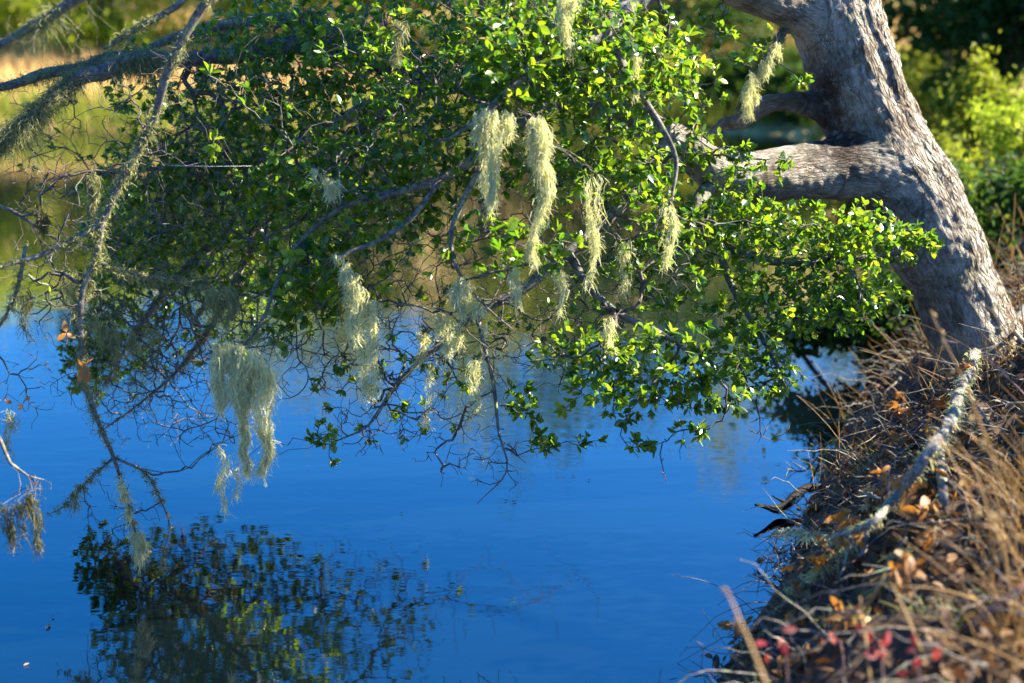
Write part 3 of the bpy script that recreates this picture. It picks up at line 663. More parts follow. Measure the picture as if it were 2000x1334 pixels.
wood_obj = {}
for ki, (k, c) in enumerate(allch):
    V, F = tube(c, 12, .3, True, ki)
    o = plink('branch', np_mesh('branch', V, F), M['branch'], oak); wood_obj[ki] = o
    ch = np.nonzero((nroot == ki) & (np.arange(NN) >= nmain))[0]
    if len(ch):
        v, f = edges_mesh(ch); plink('twig_spray', np_mesh('twig_spray', v, f), M['twig'], o, kind='stuff')
    s = np.nonzero((LR == ki) & ~isbig)[0]
    if len(s):
        lo = dict(LT=LT3, LW=LW3) if k[0] in 'UN' else dict(LT=np.array([0, .3, .7, 1.]), LW=np.array([.025, .23, .24, .04])) if k[0] in 'LAE' else dict(LT=np.array([0, .15, .42, .76, 1.]), LW=np.array([.015, .10, .265, .215, .035]))
        v, f, t = leaf_mesh(LO[s], LAx[s], LN[s], LL[s], LWf[s], LTi[s], curl[s], **lo)
        plink('foliage', np_mesh('foliage', v, f, True, dict(tint=t)), M['leaf'], o, kind='stuff')
# single leaves share a few meshes
from mathutils import Matrix
def leaf_variants(name, n, mat, tints, curls):
    out = []
    for q in range(n):
        v, f, t = leaf_mesh(np.zeros((1, 3)), np.array([[1., 0, 0]]), np.array([[0, 0, 1.]]), np.array([1.]), np.array([rng.uniform(.85, 1.2)]), np.array([tints[q % len(tints)]]), np.array([rng.uniform(*curls)]))
        me = np_mesh(name, v, f, True, dict(tint=t)); me.materials.append(mat); out.append(me)
    return out
def put_leaf(me, o, a, n, L, parent, name='leaf'):
    b = np.cross(n, a); ob = bpy.data.objects.new(name, me); col.objects.link(ob); ob.parent = parent
    p = Vector([float(x) for x in o]) - parent.location
    Mx = Matrix(((a[0]*L, b[0]*L, n[0]*L, p[0]), (a[1]*L, b[1]*L, n[1]*L, p[1]), (a[2]*L, b[2]*L, n[2]*L, p[2]), (0, 0, 0, 1)))
    ob.matrix_local = Mx; return ob
LV = leaf_variants('leaf', 12, M['leaf'], np.linspace(.15, .95, 12), (.03, .2))
for s in big: put_leaf(LV[int(LTi[s]*11.9)], LO[s], LAx[s], LN[s], LL[s], oak)

# ------------------------------------------------------------------ lichen
def ribbons(paths, w0, w1, tint):
    """paths (n,m,3) -> flat strands, random facing"""
    n, m, _ = paths.shape
    T = unit(np.gradient(paths, axis=1)); r = unit(np.cross(T.reshape(-1, 3), np.repeat(rng.normal(size=(n, 3)), m, 0))).reshape(n, m, 3)
    w = np.linspace(w0, w1, m)[None, :, None]*rng.uniform(.7, 1.3, (n, 1, 1))
    V = np.stack([paths-r*w, paths+r*w], 2).reshape(-1, 3); b = (np.arange(n)*m*2)[:, None]; j = np.arange(m-1)[None]*2
    Q = np.stack([b+j, b+j+1, b+j+3, b+j+2], -1).reshape(-1, 4)
    return V, Q, np.repeat(tint, m*2)
def lichen_clump(top, drop, n, taper, depth=.02, fuzz=2.3):
    """a veil of wavering strings of very uneven length, each wrapped in fine strands"""
    top = np.asarray(top); m = 7; width = np.linalg.norm(top[-1]-top[0]); ns = int(np.clip(width/.012, 3, 16)); sd = rng.random()*90
    sj = np.sort(np.clip((np.arange(ns)+rng.uniform(.1, .9, ns))/ns, 0, 1)); pk = rng.uniform(.3, .7)
    lj = drop*rng.beta(1.0, 1.5, ns)*(1-.5*(1-taper)*np.abs(sj-pk)*2); lj[np.argmin(np.abs(sj-pk))] = drop*1.03
    if ns > 5: lj[rng.integers(0, ns)] = drop*rng.uniform(.75, .95)
    lj = np.maximum(lj, .18*drop)
    seg = sj*(len(top)-1); i = np.minimum(seg.astype(int), len(top)-2); f = (seg-i)[:, None]; sp = top[i]*(1-f)+top[i+1]*f
    sp = sp+rng.normal(size=(ns, 3))*np.array([.002, depth*.5, .004])
    r0 = np.clip(.06*lj+.005, .005, .016)*rng.uniform(.5, 1.9, ns)
    k = rng.choice(ns, n, p=lj**1.15/(lj**1.15).sum()); h0 = rng.random(n)**1.15*.93; dl = np.minimum(rng.uniform(.025, .13, n)/lj[k], 1.02-h0)
    h = h0[:, None]+dl[:, None]*np.linspace(0, 1, m)[None]            # along the string
    gap = noise(np.stack([h[:, 3]*7*lj[k]/.12+sd, k*.9+sd, k*0.+3], 1)) > -.30; k, h = k[gap], h[gap]; n = len(k)
    prof = (.3+.9*noise(np.stack([h*lj[k][:, None]*22+sd, (k*1.7)[:, None]+h*0, h*0+9], -1).reshape(-1, 3)).reshape(n, m)**2+.8*np.sin(np.pi*np.clip(h, 0, 1)**.75))*np.clip(1.05-h, .04, 1)**.6
    ang = rng.random(n)*6.28; rr = np.sqrt(rng.random(n))
    z = h*lj[k][:, None]; q = np.stack([z*11+k[:, None]*.13+sd, z*0+k[:, None]*.21+sd, z*0+.5], -1).reshape(-1, 3)
    wx = (noise(q)*.026+noise(q*2.7+40)*.010).reshape(n, m)*np.minimum(1, z/.05); wy = (noise(q+77)*.012).reshape(n, m)*np.minimum(1, z/.05)
    conv = (top.mean(0)[0]+(pk-.5)*width*.5-sp[k, 0])[:, None]*np.clip(z/drop, 0, 1)**1.3*(.38 if taper < .7 else .1)
    P = np.stack([sp[k, 0][:, None]+wx+conv+(np.cos(ang)*rr*r0[k])[:, None]*prof, sp[k, 1][:, None]+wy+(np.sin(ang)*rr*r0[k])[:, None]*prof, sp[k, 2][:, None]-z], -1)
    q = P.reshape(-1, 3); P = P+(np.stack([noise(q*60+3), noise(q*60+9), noise(q*60+15)*.5], 1)*.004).reshape(n, m, 3)+np.cumsum(rng.normal(size=(n, m, 3))*.0026, axis=1)
    # small side hairs
    nf = int(n*fuzz); a = rng.integers(0, n, nf); b = rng.integers(0, m, nf); o = P[a, b]; d = rng.normal(size=(nf, 3)); d[:, 2] -= .5; d = unit(d)
    l = rng.uniform(.006, .03, nf); tt = np.array([0, .5, 1.])
    Q = o[:, None]+d[:, None]*l[:, None, None]*tt[None, :, None]+np.array([0, 0, -1])*(l*.5)[:, None, None]*(tt**2)[None, :, None]+rng.normal(size=(nf, 3, 3))*.0012
    t1 = np.clip(rng.normal(.5, .22, n), 0, 1); t2 = np.clip(rng.normal(.6, .22, nf), 0, 1)
    v1, f1, a1 = ribbons(P, .0011, .0004, t1); v2, f2, a2 = ribbons(Q, .0008, .0004, t2)
    return np.vstack([v1, v2]), np.vstack([f1, f2+len(v1)]), np.concatenate([a1, a2])
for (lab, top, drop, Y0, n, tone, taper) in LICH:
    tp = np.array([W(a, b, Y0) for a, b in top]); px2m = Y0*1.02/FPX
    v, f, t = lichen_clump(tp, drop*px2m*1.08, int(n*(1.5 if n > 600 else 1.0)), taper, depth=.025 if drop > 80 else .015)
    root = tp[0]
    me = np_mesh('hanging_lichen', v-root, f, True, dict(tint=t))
    o = link('hanging_lichen', me, M['lichen'] if tone > .38 else M['lichen_grey'] if tone > .15 else M['lichen_painted_shade'], label=lab, category='lichen', group='lichen hanging from the oak')  # lowest tones take the lichen colour with shade painted in
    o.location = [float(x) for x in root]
# lichen coats growing on the mossy left boughs (parts of those boughs)
def coat(key, n, lo, hi, length, s0=0, s1=1):
    c = BR[key]; c = c[int(s0*len(c)):max(int(s1*len(c)), int(s0*len(c))+2)]
    clump = np.clip(noise(c[:, :3]*9)+.55, .05, 1.3); p = clump/clump.sum()
    i = rng.choice(len(c), n, p=p); ang = rng.normal(size=(n, 3)); ang = unit(ang)
    o = c[i, :3]+ang*(c[i, 3]*.95)[:, None]; l = length*rng.uniform(.3, 1, n)*clump[i]; m = 5; t = np.linspace(0, 1, m)
    l = np.where(rng.random(n) < .8, l*.5, l*1.1); dr = rng.uniform(.2, 1, n)
    P = o[:, None]+ang[:, None]*(l*.7)[:, None, None]*t[None, :, None]+np.array([0, 0, -1])*(l*.8*dr)[:, None, None]*(t**1.5)[None, :, None]
    P = P+np.cumsum(rng.normal(size=(n, m, 3))*.0042, axis=1)
    v, f, a = ribbons(P, .0011, .0005, np.clip(rng.normal(.5, .25, n), 0, 1))
    plink('lichen_coat', np_mesh('lichen_coat', v, f, True, dict(tint=a)), M['lichen_grey'], wood_obj[keys.index(key)], kind='stuff')
coat('A2', 12000, 0, 0, .085, .42, 1); coat('A3', 3500, 0, 0, .075); coat('A4', 2500, 0, 0, .07); coat('C', 2600, 0, 0, .04); coat('C2', 500, 0, 0, .03); coat('D', 1500, 0, 0, .03)
coat('D2', 900, 0, 0, .035); coat('D3', 350, 0, 0, .03); coat('D4', 350, 0, 0, .02); coat('E', 1500, 0, 0, .12); coat('J', 900, 0, 0, .03, .3); coat('H', 700, 0, 0, .025); coat('E4', 300, 0, 0, .03); coat('L', 1200, 0, 0, .05); coat('L2', 1200, 0, 0, .06); coat('Q', 900, 0, 0, .03)

# curled brown leaves caught on the left twigs
DV = leaf_variants('leaf', 8, M['leaf_dry'], np.linspace(.1, 1, 8), (.1, .5))
for (px, py, Y0, n, lab) in ((170, 715, 3.94, 7, 'orange-brown dead leaves caught on the hanging branch at left'), (130, 650, 3.94, 5, 'brown dead leaves on a bare twig near the left edge'), (8, 780, 3.9, 3, 'red-brown dead leaf pair at the left edge'), (45, 788, 3.9, 3, 'small curled dead leaf beside the left edge pair')):
    c = W(px, py, Y0); t = thing('dead_leaf_cluster', lab, 'dead leaves', c, 'dead leaves caught in the twigs')
    v, f = tube(np.array([[*c, .0012], [*(c+[.01, 0, .02]), .001], [*(c+[.015, 0, .045]), .001]]), 5); plink('stem', np_mesh('stem', v, f), M['twig'], t)
    for q in range(n):
        a = unit(rng.normal(size=3)+np.array([0, -.2, -.5])); nn = perp(a[None], rng.normal(size=(1, 3)))[0]
        put_leaf(DV[rng.integers(3, 8)], c, a, nn, rng.uniform(.025, .05) if n > 3 else rng.uniform(.02, .035), t)

# ------------------------------------------------------------------ the bank: dead branches, dry leaves, straw
def dead_branch(lab, rows, subs, nl, leaf_spots, lich=0, mat='dead', name='fallen_branch', group=None):
    P = [(*GP(px, py, lift), r) for px, py, lift, r in rows]; c = spline(P, .02)
    t = thing(name, lab, 'branch', P[0][:3], group)
    c[:, :3] += .010*np.stack([noise(c[:, :3]*14+k*9) for k in range(3)], 1); c[:, 3] *= .62
    V, F = tube(c, 10, .4, True, len(lab)); plink('stem', np_mesh('stem', V, F), M[mat], t)
    for s in subs:
        sp = spline([(*GP(px, py, lift), r) for px, py, lift, r in s], .015); V, F = tube(sp, 6, .1)
        plink('twig', np_mesh('twig', V, F), M['redtwig' if s[0][3] < .004 else mat], t)
    if lich:
        i = rng.integers(0, len(c), lich); a = unit(rng.normal(size=(lich, 3))); o = c[i, :3]+a*(c[i, 3]*.9)[:, None]; l = rng.uniform(.008, .035, lich)
        tt = np.linspace(0, 1, 4); Pp = o[:, None]+a[:, None]*(l*.7)[:, None, None]*tt[None, :, None]+np.array([0, 0, -1])*(l*.5)[:, None, None]*(tt**1.5)[None, :, None]+np.cumsum(rng.normal(size=(lich, 4, 3))*.003, 1)
        v, f, at = ribbons(Pp, .0013, .0006, rng.random(lich)); plink('lichen_coat', np_mesh('lichen_coat', v, f, True, dict(tint=at)), M['lichen' if lich > 500 else 'lichen_grey'], t, kind='stuff')
    return t
dead_branch('pale fallen branch crusted with lichen sloping from the trunk foot down to the water',
    [(1905, 690, .12, .026), (1882, 750, .15, .025), (1855, 825, .15, .024), (1805, 895, .15, .021), (1748, 972, .15, .019), (1705, 1015, .15, .016), (1640, 1042, .14, .012), (1575, 1042, .15, .007), (1515, 1040, .13, .004)],
    [[(1580, 1043, .13, .004), (1520, 1040, .13, .003), (1500, 1052, .12, .0022), (1490, 1058, .12, .0012)], [(1520, 1040, .13, .0028), (1512, 1070, .12, .002), (1495, 1098, .11, .0012)],
     [(1512, 1072, .12, .0018), (1520, 1092, .11, .0014), (1520, 1106, .11, .001)], [(1612, 1042, .13, .003), (1560, 1033, .14, .0015)], [(1612, 1046, .13, .003), (1605, 1078, .13, .0015)],
     [(1720, 975, .15, .004), (1680, 960, .16, .003), (1677, 957, .17, .0015)], [(1735, 980, .13, .003), (1734, 930, .17, .002), (1738, 910, .19, .001)],
     [(1855, 825, .10, .012), (1838, 880, .07, .014), (1840, 940, .06, .013), (1848, 1000, .05, .009)], [(1700, 1015, .12, .012), (1690, 1050, .08, .011), (1685, 1085, .06, .009)], [(1660, 1040, .12, .006), (1655, 1085, .08, .005), (1640, 1130, .06, .003)],
     [(1880, 760, .1, .008), (1915, 800, .06, .006), (1930, 830, .05, .003)]], 0, [], 1500)
dead_branch('grey mossy stick lying across the bank below the pale fallen branch', [(1780, 1075, .05, .010), (1740, 1095, .06, .009), (1725, 1130, .06, .009), (1690, 1160, .05, .006)], [[(1740, 1095, .06, .005), (1770, 1050, .08, .003)]], 0, [], 300)
dead_branch('thin lichened branch dipping to the water under the orange leaf sprigs', [(1660, 1070, .06, .008), (1610, 1110, .06, .007), (1570, 1135, .05, .005), (1540, 1155, .03, .002)], [[(1610, 1110, .06, .003), (1560, 1085, .08, .002), (1545, 1058, .1, .001)]], 0, [], 700)
dead_branch('slim bare twig reaching over water near the bottom of the bank', [(1560, 1230, .04, .004), (1500, 1225, .05, .003), (1450, 1228, .06, .002), (1395, 1227, .07, .001)], [[(1450, 1228, .06, .0016), (1420, 1245, .05, .001)], [(1500, 1225, .05, .0018), (1460, 1210, .08, .001)]], 0, [], 60, 'redtwig')
dead_branch('curled grey root at the right edge beside the trunk foot', [(2010, 600, .05, .03), (1975, 635, .06, .028), (1940, 640, .07, .02), (1925, 650, .05, .012)], [[(1975, 640, .05, .01), (2010, 680, .04, .008)]], 0, [], 400)
dead_branch('straight dark stick on the shaded bank left of the trunk foot', [(1762, 740, .04, .008), (1720, 775, .05, .007), (1690, 795, .04, .005)], [], 0, [], 0, 'branch')
# wet fork in the shallows
P = [(*W(1600, 952, 4.75), .016), (*W(1572, 955, 4.72), .015), (*W(1552, 968, 4.68), .015), (*W(1538, 985, 4.63), .017), (*W(1518, 995, 4.6), .014), (*W(1497, 990, 4.58), .008), (*W(1475, 986, 4.56), .004)]
t = thing('driftwood', 'black wet forked snag poking from the bank into the pond', 'driftwood', P[0][:3])
for p in P: pass
c = spline([(a, b, max(z, .012), r) for a, b, z, r in P], .012); V, F = tube(c, 9, .2, True, 4); plink('stem', np_mesh('stem', V, F), M['wet'], t)
c = spline([(*W(1540, 985, 4.63), .008), (*W(1520, 975, 4.62), .004), (*W(1508, 968, 4.62), .002)], .012); V, F = tube(c, 6); plink('twig', np_mesh('twig', V, F), M['wet'], t)

# twigs standing at the water's edge, dark
for q, (rows, lab) in enumerate([
    ([(1585, 1150, .02), (1530, 1110, .12), (1490, 1085, .18)], 'dark bare twig leaning over the water, middle of the bank edge'),
    ([(1600, 1200, .02), (1550, 1180, .08), (1500, 1182, .08)], 'dark bare twig lying low on the water below the leaning one'),
    ([(1560, 1190, .02), (1520, 1150, .10), (1470, 1120, .2)], 'dark bare twig rising highest above the water at the lower bank'),
    ([(1540, 1240, .02), (1490, 1230, .06), (1440, 1240, .09)], 'dark twig low over water just above the blurred pale stalk'),
    ([(1600, 1100, .02), (1560, 1090, .1), (1520, 1100, .14)], 'dark short twig under the fallen branch tip'),
    ([(1600, 890, .02), (1570, 920, .05), (1535, 915, .08)], 'dark thin twig at the water edge above the black snag')]):
    P = [(*GP(px, py, l), .004-.0012*k) for k, (px, py, l) in enumerate(rows)]; t = thing('bare_twig', lab, 'twig', P[0][:3], 'bare twigs at the water edge')
    V, F = tube(spline(P, .015), 6, .1); plink('stem', np_mesh('stem', V, F), M['twig'], t)
    for k in range(7):
        k = k*4/7; a = np.array(P[1][:3])*(1-k/4)+np.array(P[2][:3])*(k/4); d = unit(rng.normal(size=3)+np.array([-.6, 0, .4]))*rng.uniform(.03, .08)
        V, F = tube(np.array([[*a, .0016], [*(a+d*.6+[0, 0, .004]), .0012], [*(a+d), .0007]]), 4); plink('twig', np_mesh('twig', V, F), M['twig'], t)

# sprigs of dry oak leaves
SPR = [(1722, 925, .16, 12, .9, 'orange dry leaf sprig standing on the pale fallen branch at its upper bend'), (1775, 945, .12, 10, .6, 'tan dry leaf sprig right of the upper orange sprig'), (1660, 1012, .14, 9, .8, 'orange dry leaf sprig behind the lower bend of the fallen branch'),
 (1600, 1085, .13, 14, 1.0, 'brightest orange dry leaf sprig below the fallen branch tip'), (1562, 1130, .08, 11, .85, 'orange leaf sprig lowest at the water below the brightest one'), (1660, 1055, .12, 6, .75, 'pair of orange leaves hanging from the fallen branch'),
 (1445, 1222, .06, 10, .75, 'dry leaf sprig hanging over water at the bank bottom'), (1800, 985, .10, 16, .35, 'hanging tan dead leaf bunch on the bank right of the fallen branch'), (1770, 1105, .09, 16, .35, 'hanging brown dead leaf bunch in the middle of the bank'),
 (1700, 1120, .07, 14, .4, 'fan of tan dead leaves under the thin lichened branch'), (1765, 770, .12, 5, .95, 'small orange leaf sprig on a stalk beside the trunk foot'), (1755, 800, .10, 14, .55, 'crinkled brown leaf bunch below the small orange sprig'),
 (1770, 855, .06, 16, .3, 'pale tan dead leaf fan left of the fallen branch'), (1820, 835, .13, 5, .9, 'orange leaves beside the upper stretch of fallen branch'), (1890, 715, .14, 8, .6, 'curled brown leaves at the top of the fallen branch'), (1830, 1040, .08, 14, .3, 'dull dead leaf bunch at the right of the bank'), (1650, 1190, .05, 12, .4, 'dead leaf bunch above the red plants'), (1560, 1200, .04, 9, .5, 'dead leaf bunch low at the water edge left of the red plants'), (1870, 940, .09, 10, .3, 'shaded dead leaf bunch by the seed stalks')]
for (px, py, lift, n, tn, lab) in SPR:
    c = GP(px, py, lift); g = c-np.array([0, 0, lift]); t = thing('dry_leaf_sprig', lab, 'dry leaves', g, 'dry leaf sprigs on the bank')
    mid = (c+g)/2+rng.normal(size=3)*.012; V, F = tube(spline([(*g, .0018), (*mid, .0015), (*c, .001)], .02), 5); plink('stem', np_mesh('stem', V, F), M['redtwig'], t)
    for q in range(n):
        a = unit(rng.normal(size=3)*np.array([1, .8, .7])+np.array([-.1, -.25, -.45])); nn = perp(a[None], rng.normal(size=(1, 3))*.7+np.array([[.2, -.6, .7]]))[0]
        put_leaf(DV[int(np.clip(tn+rng.normal()*.15, 0, .99)*8)], c+rng.normal(size=3)*.014, a, nn, rng.uniform(.028, .046), t)

# fallen leaves: the nearest as pieces of the ground, the rest as one mass
def bank_points(n, dmax=1.7):
    out = np.zeros((0, 2))
    while len(out) < n:
        p = np.column_stack([rng.uniform(.3, 3.2, n*3), rng.uniform(1.9, 7.5, n*3)]); d = shore_dist(p)
        p = p[(d > .01) & (d < dmax)]; out = np.vstack([out, p])
    return out[:n]
def litter_arrays(n, lift=.012):
    p = bank_points(n); cl = bank_points(170, 1.3); h_ = n//2; p[:h_] = cl[rng.integers(0, 170, h_)]+rng.normal(size=(h_, 2))*.045
    z = height(p); o = np.column_stack([p, np.maximum(z, 0)+rng.uniform(.002, lift, n)]); e = .02
    gxn = (height(p+[e, 0])-z)/e; gyn = (height(p+[0, e])-z)/e; nn = unit(np.column_stack([-gxn, -gyn, np.ones(n)])+rng.normal(size=(n, 3))*.45)
    a = unit(np.cross(nn, rng.normal(size=(n, 3)))); return o, a, nn
o, a, n_ = litter_arrays(14000, .06); L_ = rng.uniform(.02, .046, len(o)); tt = np.clip(rng.beta(1.6, 2.2, len(o)), 0, 1)
X_, Y_, Dp = to_px(o); inf = (X_ > 1400) & (X_ < 1990) & (Y_ > 760) & (Y_ < 1300) & (Dp > 3.4); sc = np.where(inf, L_/Dp*np.abs((n_*unit(o-np.array([0, 0, CAM_H]))).sum(1)), 0)
bb = np.argsort(-sc)[:240]; mk = np.ones(len(o), bool); mk[bb] = False
v, f, t_ = leaf_mesh(o[mk], a[mk], n_[mk], L_[mk], np.ones(mk.sum()), tt[mk], rng.uniform(-.1, .4, mk.sum()), LT=np.array([0, .3, .7, 1.]), LW=np.array([.025, .23, .24, .04]))
link('leaf_litter', np_mesh('leaf_litter', v, f, True, dict(tint=t_)), M['litter'], kind='stuff', label='brown fallen oak leaves covering the shaded bank', category='leaf litter')
FV = leaf_variants('fallen_leaf', 8, M['litter'], np.linspace(.2, 1, 8), (.0, .4))
for s in bb: put_leaf(FV[int(tt[s]*7.9)], o[s], a[s], n_[s], L_[s], ground, 'leaf')
# brush of little twigs in the litter
p = bank_points(1000); z = height(p); n = len(p); o = np.column_stack([p, z+.005]); d = unit(rng.normal(size=(n, 3))*np.array([1, 1, .45])+np.array([-.3, 0, .15])); l = rng.uniform(.04, .22, n); t = np.linspace(0, 1, 5)
P = o[:, None]+d[:, None]*l[:, None, None]*t[None, :, None]+np.cumsum(rng.normal(size=(n, 5, 3))*.006, 1); v, f, at = ribbons(P, .0022, .0009, rng.random(n))
me = np_mesh('twig_litter', v, f); link('twig_litter', me, M['twig'], kind='stuff', label='small dry twigs scattered through the leaf litter', category='twigs')
# brush of arching dead twigs over the slope and its lip
p = bank_points(650, .75); n = len(p); o = np.column_stack([p, height(p)]); d = unit(np.column_stack([rng.normal(-.55, .5, n), rng.normal(-.15, .5, n), rng.uniform(.25, 1.0, n)])); l = rng.uniform(.10, .34, n); t = np.linspace(0, 1, 8)
P = o[:, None]+d[:, None]*l[:, None, None]*t[None, :, None]-np.array([.05, .02, .75])*(l[:, None, None]*rng.uniform(.2, .9, n)[:, None, None])*(t**2.2)[None, :, None]+np.cumsum(rng.normal(size=(n, 8, 3))*.007, 1)
parts = [tube(np.column_stack([q, np.linspace(rng.uniform(.0014, .0032), .0007, 8)]), 4, 0, False) for q in P]
V, F = merge(parts); link('brush_twigs', np_mesh('brush_twigs', V, F), M['dead'], kind='stuff', label='tangle of arching dead twigs along the bank above the water', category='twigs')
# dull moss tufts on the bank
p = bank_points(70, .9); P = []
for q in p:
    m_ = 60; g = np.array([*q, float(height(q)[0])]); o = g+rng.normal(size=(m_, 3))*np.array([.03, .03, .01]); d = unit(rng.normal(size=(m_, 3))+np.array([-.3, -.2, .7])); l = rng.uniform(.01, .05, m_)
    P.append(o[:, None]+d[:, None]*l[:, None, None]*np.linspace(0, 1, 4)[None, :, None]+np.cumsum(rng.normal(size=(m_, 4, 3))*.003, 1))
v, f, at = ribbons(np.vstack(P), .0014, .0007, rng.random(len(P)*60)); link('ground_lichen', np_mesh('ground_lichen', v, f, True, dict(tint=at)), M['lichen_grey'], kind='stuff', label='grey-green lichen tufts dropped on the bank', category='lichen')

# straw stalks with oat spikelets
def spindle(o, a, L, r):
    c = np.array([[0, .1], [.25, .8], .5 and [.5, 1.0], [.8, .55], [1, .05]]); P = np.array([[*(o+a*L*t), r*w] for t, w in c]); return tube(P, 6)
def stalk(lab, pts_, r, heads=0, hl=.018, mat='straw', tint=.5, name='grass_stalk', hpart=1.0):
    P = [(*p, r*(1-.55*k/(len(pts_)-1))) for k, p in enumerate(pts_)]; c = spline(P, .02); t = thing(name, lab, 'grass', P[0][:3], 'straw-coloured grass stalks on the bank')
    V, F = tube(c, 6); plink('stem', np_mesh('stem', V, F, True, dict(tint=np.full(len(V), tint))), M[mat], t)
    for q in range(heads):
        i_ = int(len(c)*(1-hpart*.4*q/max(heads, 1)))-1; d = unit(np.array([rng.normal()*.6, rng.normal()*.5, -.7])); o = c[i_, :3]+d*.006
        V, F = spindle(o, d, hl*rng.uniform(.8, 1.3), hl*.23); V2, F2 = tube(np.array([[*c[i_, :3], .0005], [*(o+d*.002), .0004]]), 4); V, F = merge([(V, F), (V2, F2)])
        plink('spikelet', np_mesh('spikelet', V, F, True, dict(tint=np.full(len(V), min(1, tint+.2)))), M[mat], t)
ST = [ # in focus straws by the trunk foot: (px,py,Y) from foot to tip
 ([(1880, 800, 4.45), (1805, 725, 4.4), (1745, 702, 4.35), (1678, 683, 4.3)], .0019, 0, 'bent straw pointing left across the trunk foot, upper of the two left-pointing straws'),
 ([(1870, 770, 4.4), (1800, 724, 4.35), (1742, 718, 4.32)], .0014, 0, 'short straw pointing left just below the upper left-pointing straw'),
 ([(1850, 830, 4.4), (1800, 735, 4.35), (1755, 680, 4.32), (1719, 641, 4.3)], .0018, 0, 'straight straw rising to upper left before the shaded bank'),
 ([(1850, 790, 4.4), (1825, 700, 4.38), (1790, 626, 4.35)], .0015, 0, 'straw against the trunk, leftmost of those rising on the bark'),
 ([(1930, 860, 4.35), (1905, 730, 4.3), (1862, 622, 4.28)], .0015, 0, 'long straw against the middle of the trunk foot'),
 ([(1945, 850, 4.3), (1915, 640, 4.3), (1898, 500, 4.3)], .0015, 0, 'tall thin straw crossing the lit lower trunk'),
 ([(1935, 800, 4.3), (1926, 690, 4.3), (1925, 560, 4.3)], .0014, 0, 'upright thin straw right of the tall one on the trunk'),
 ([(1952, 820, 4.3), (1951, 700, 4.3), (1950, 580, 4.3)], .0014, 0, 'upright straw at the right margin of the trunk foot'),
 ([(2005, 700, 4.2), (1995, 600, 4.2), (1985, 520, 4.2), (1975, 483, 4.2)], .0017, 6, 'straw with small seed husks at the right edge beside the trunk'),
 ([(1940, 510, 4.6), (1946, 490, 4.6), (1953, 464, 4.6)], .0013, 0, 'short straw tip showing right of the trunk'),
 ([(2030, 800, 3.4), (1965, 735, 3.4), (1900, 680, 3.4), (1840, 664, 3.4)], .0028, 0, 'thick reddish stalk arching left from the right edge'),
 ([(2005, 1010, 2.7), (1935, 870, 2.7), (1880, 740, 2.7), (1832, 640, 2.75), (1818, 605, 2.8)], .0018, 7, 'tall blurred oat stalk with hanging husks before the trunk foot'),
 ([(1950, 1110, 2.6), (1900, 980, 2.6), (1850, 880, 2.65), (1822, 840, 2.7), (1812, 850, 2.7)], .0026, 5, 'arching oat stalk with drooping tan husks at mid bank'),
 ([(1945, 1105, 2.6), (1925, 990, 2.6), (1905, 920, 2.65), (1870, 860, 2.7)], .0024, 0, 'stout straw parallel to the arching oat stalk'),
 ([(1975, 1000, 2.4), (1945, 920, 2.4), (1915, 830, 2.4), (1890, 770, 2.4)], .0028, 3, 'thick blurred straw rising right of the fallen branch'),
 ([(2000, 1180, 2.3), (1975, 1040, 2.3), (1940, 955, 2.3), (1925, 945, 2.3)], .0018, 7, 'oat stalk with cluster of round husks near the right edge'),
 ([(1985, 1220, 2.2), (1960, 1080, 2.2), (1930, 1000, 2.2), (1915, 990, 2.2)], .0018, 6, 'oat stalk with round husks left of the right edge cluster'),
 ([(1505, 1360, 1.9), (1470, 1270, 1.95), (1440, 1200, 2.0), (1418, 1150, 2.05)], .0035, 3, 'blurred pale stalk at the bottom rising over the water'),
 ([(1700, 1340, 2.3), (1690, 1240, 2.35), (1683, 1200, 2.4), (1680, 1165, 2.4)], .0030, 0, 'upright dead stem at the bottom beside the red leaves, forked'),
 ([(1683, 1200, 2.4), (1705, 1165, 2.4), (1730, 1120, 2.4)], .0030, 0, 'slanting fork of the upright dead stem beside the red leaves'),
 ([(1800, 1275, 2.3), (1770, 1200, 2.35), (1742, 1140, 2.4)], .0030, 0, 'slanting grey stem right of the forked dead stem'),
 ([(1905, 1170, 2.5), (1830, 1150, 2.5), (1760, 1145, 2.5), (1720, 1140, 2.55)], .0020, 0, 'nearly level straw lying across the middle of the bank'),
 ([(2010, 1140, 1.9), (1950, 1180, 1.9), (1890, 1230, 1.9)], .0030, 0, 'blurred reddish stem slanting down from the right edge')]
for (pp, r, hd, lab) in ST:
    stalk(lab, [W(*p) for p in pp], r, hd, .016 if pp[0][2] > 3 else .017, 'redtwig' if 'reddish' in lab else 'straw', rng.uniform(.3, .8))
# mass of dry grass at the right edge
n = 260; px = np.clip(rng.normal(2045, 85, n), 1870, 2300); o = []
for q in range(n):
    Yy = rng.uniform(2.3, 3.4); x = (px[q]-1000)/FPX*Yy*1.05
    o.append((x, Yy, float(height((x, Yy))[0])))
o = np.array(o); d = np.column_stack([rng.normal(-.12, .22, n), rng.normal(0, .2, n), np.ones(n)]); l = rng.uniform(.10, .34, n)*np.clip((px-1840)/160, .35, 1); t = np.linspace(0, 1, 6)
P = o[:, None]+d[:, None]*l[:, None, None]*t[None, :, None]+(rng.normal(size=(n, 3))*np.array([.10, .08, .03])-np.array([.04, 0, .03]))[:, None]*(t**2.2)[None, :, None]
v, f, at = ribbons(P, .0017, .0006, rng.random(n)*.8); link('dry_grass', np_mesh('dry_grass', v, f, True, dict(tint=at)), M['straw'], kind='stuff', label='blurred golden dry grass clump at the right edge of the bank', category='dry grass')
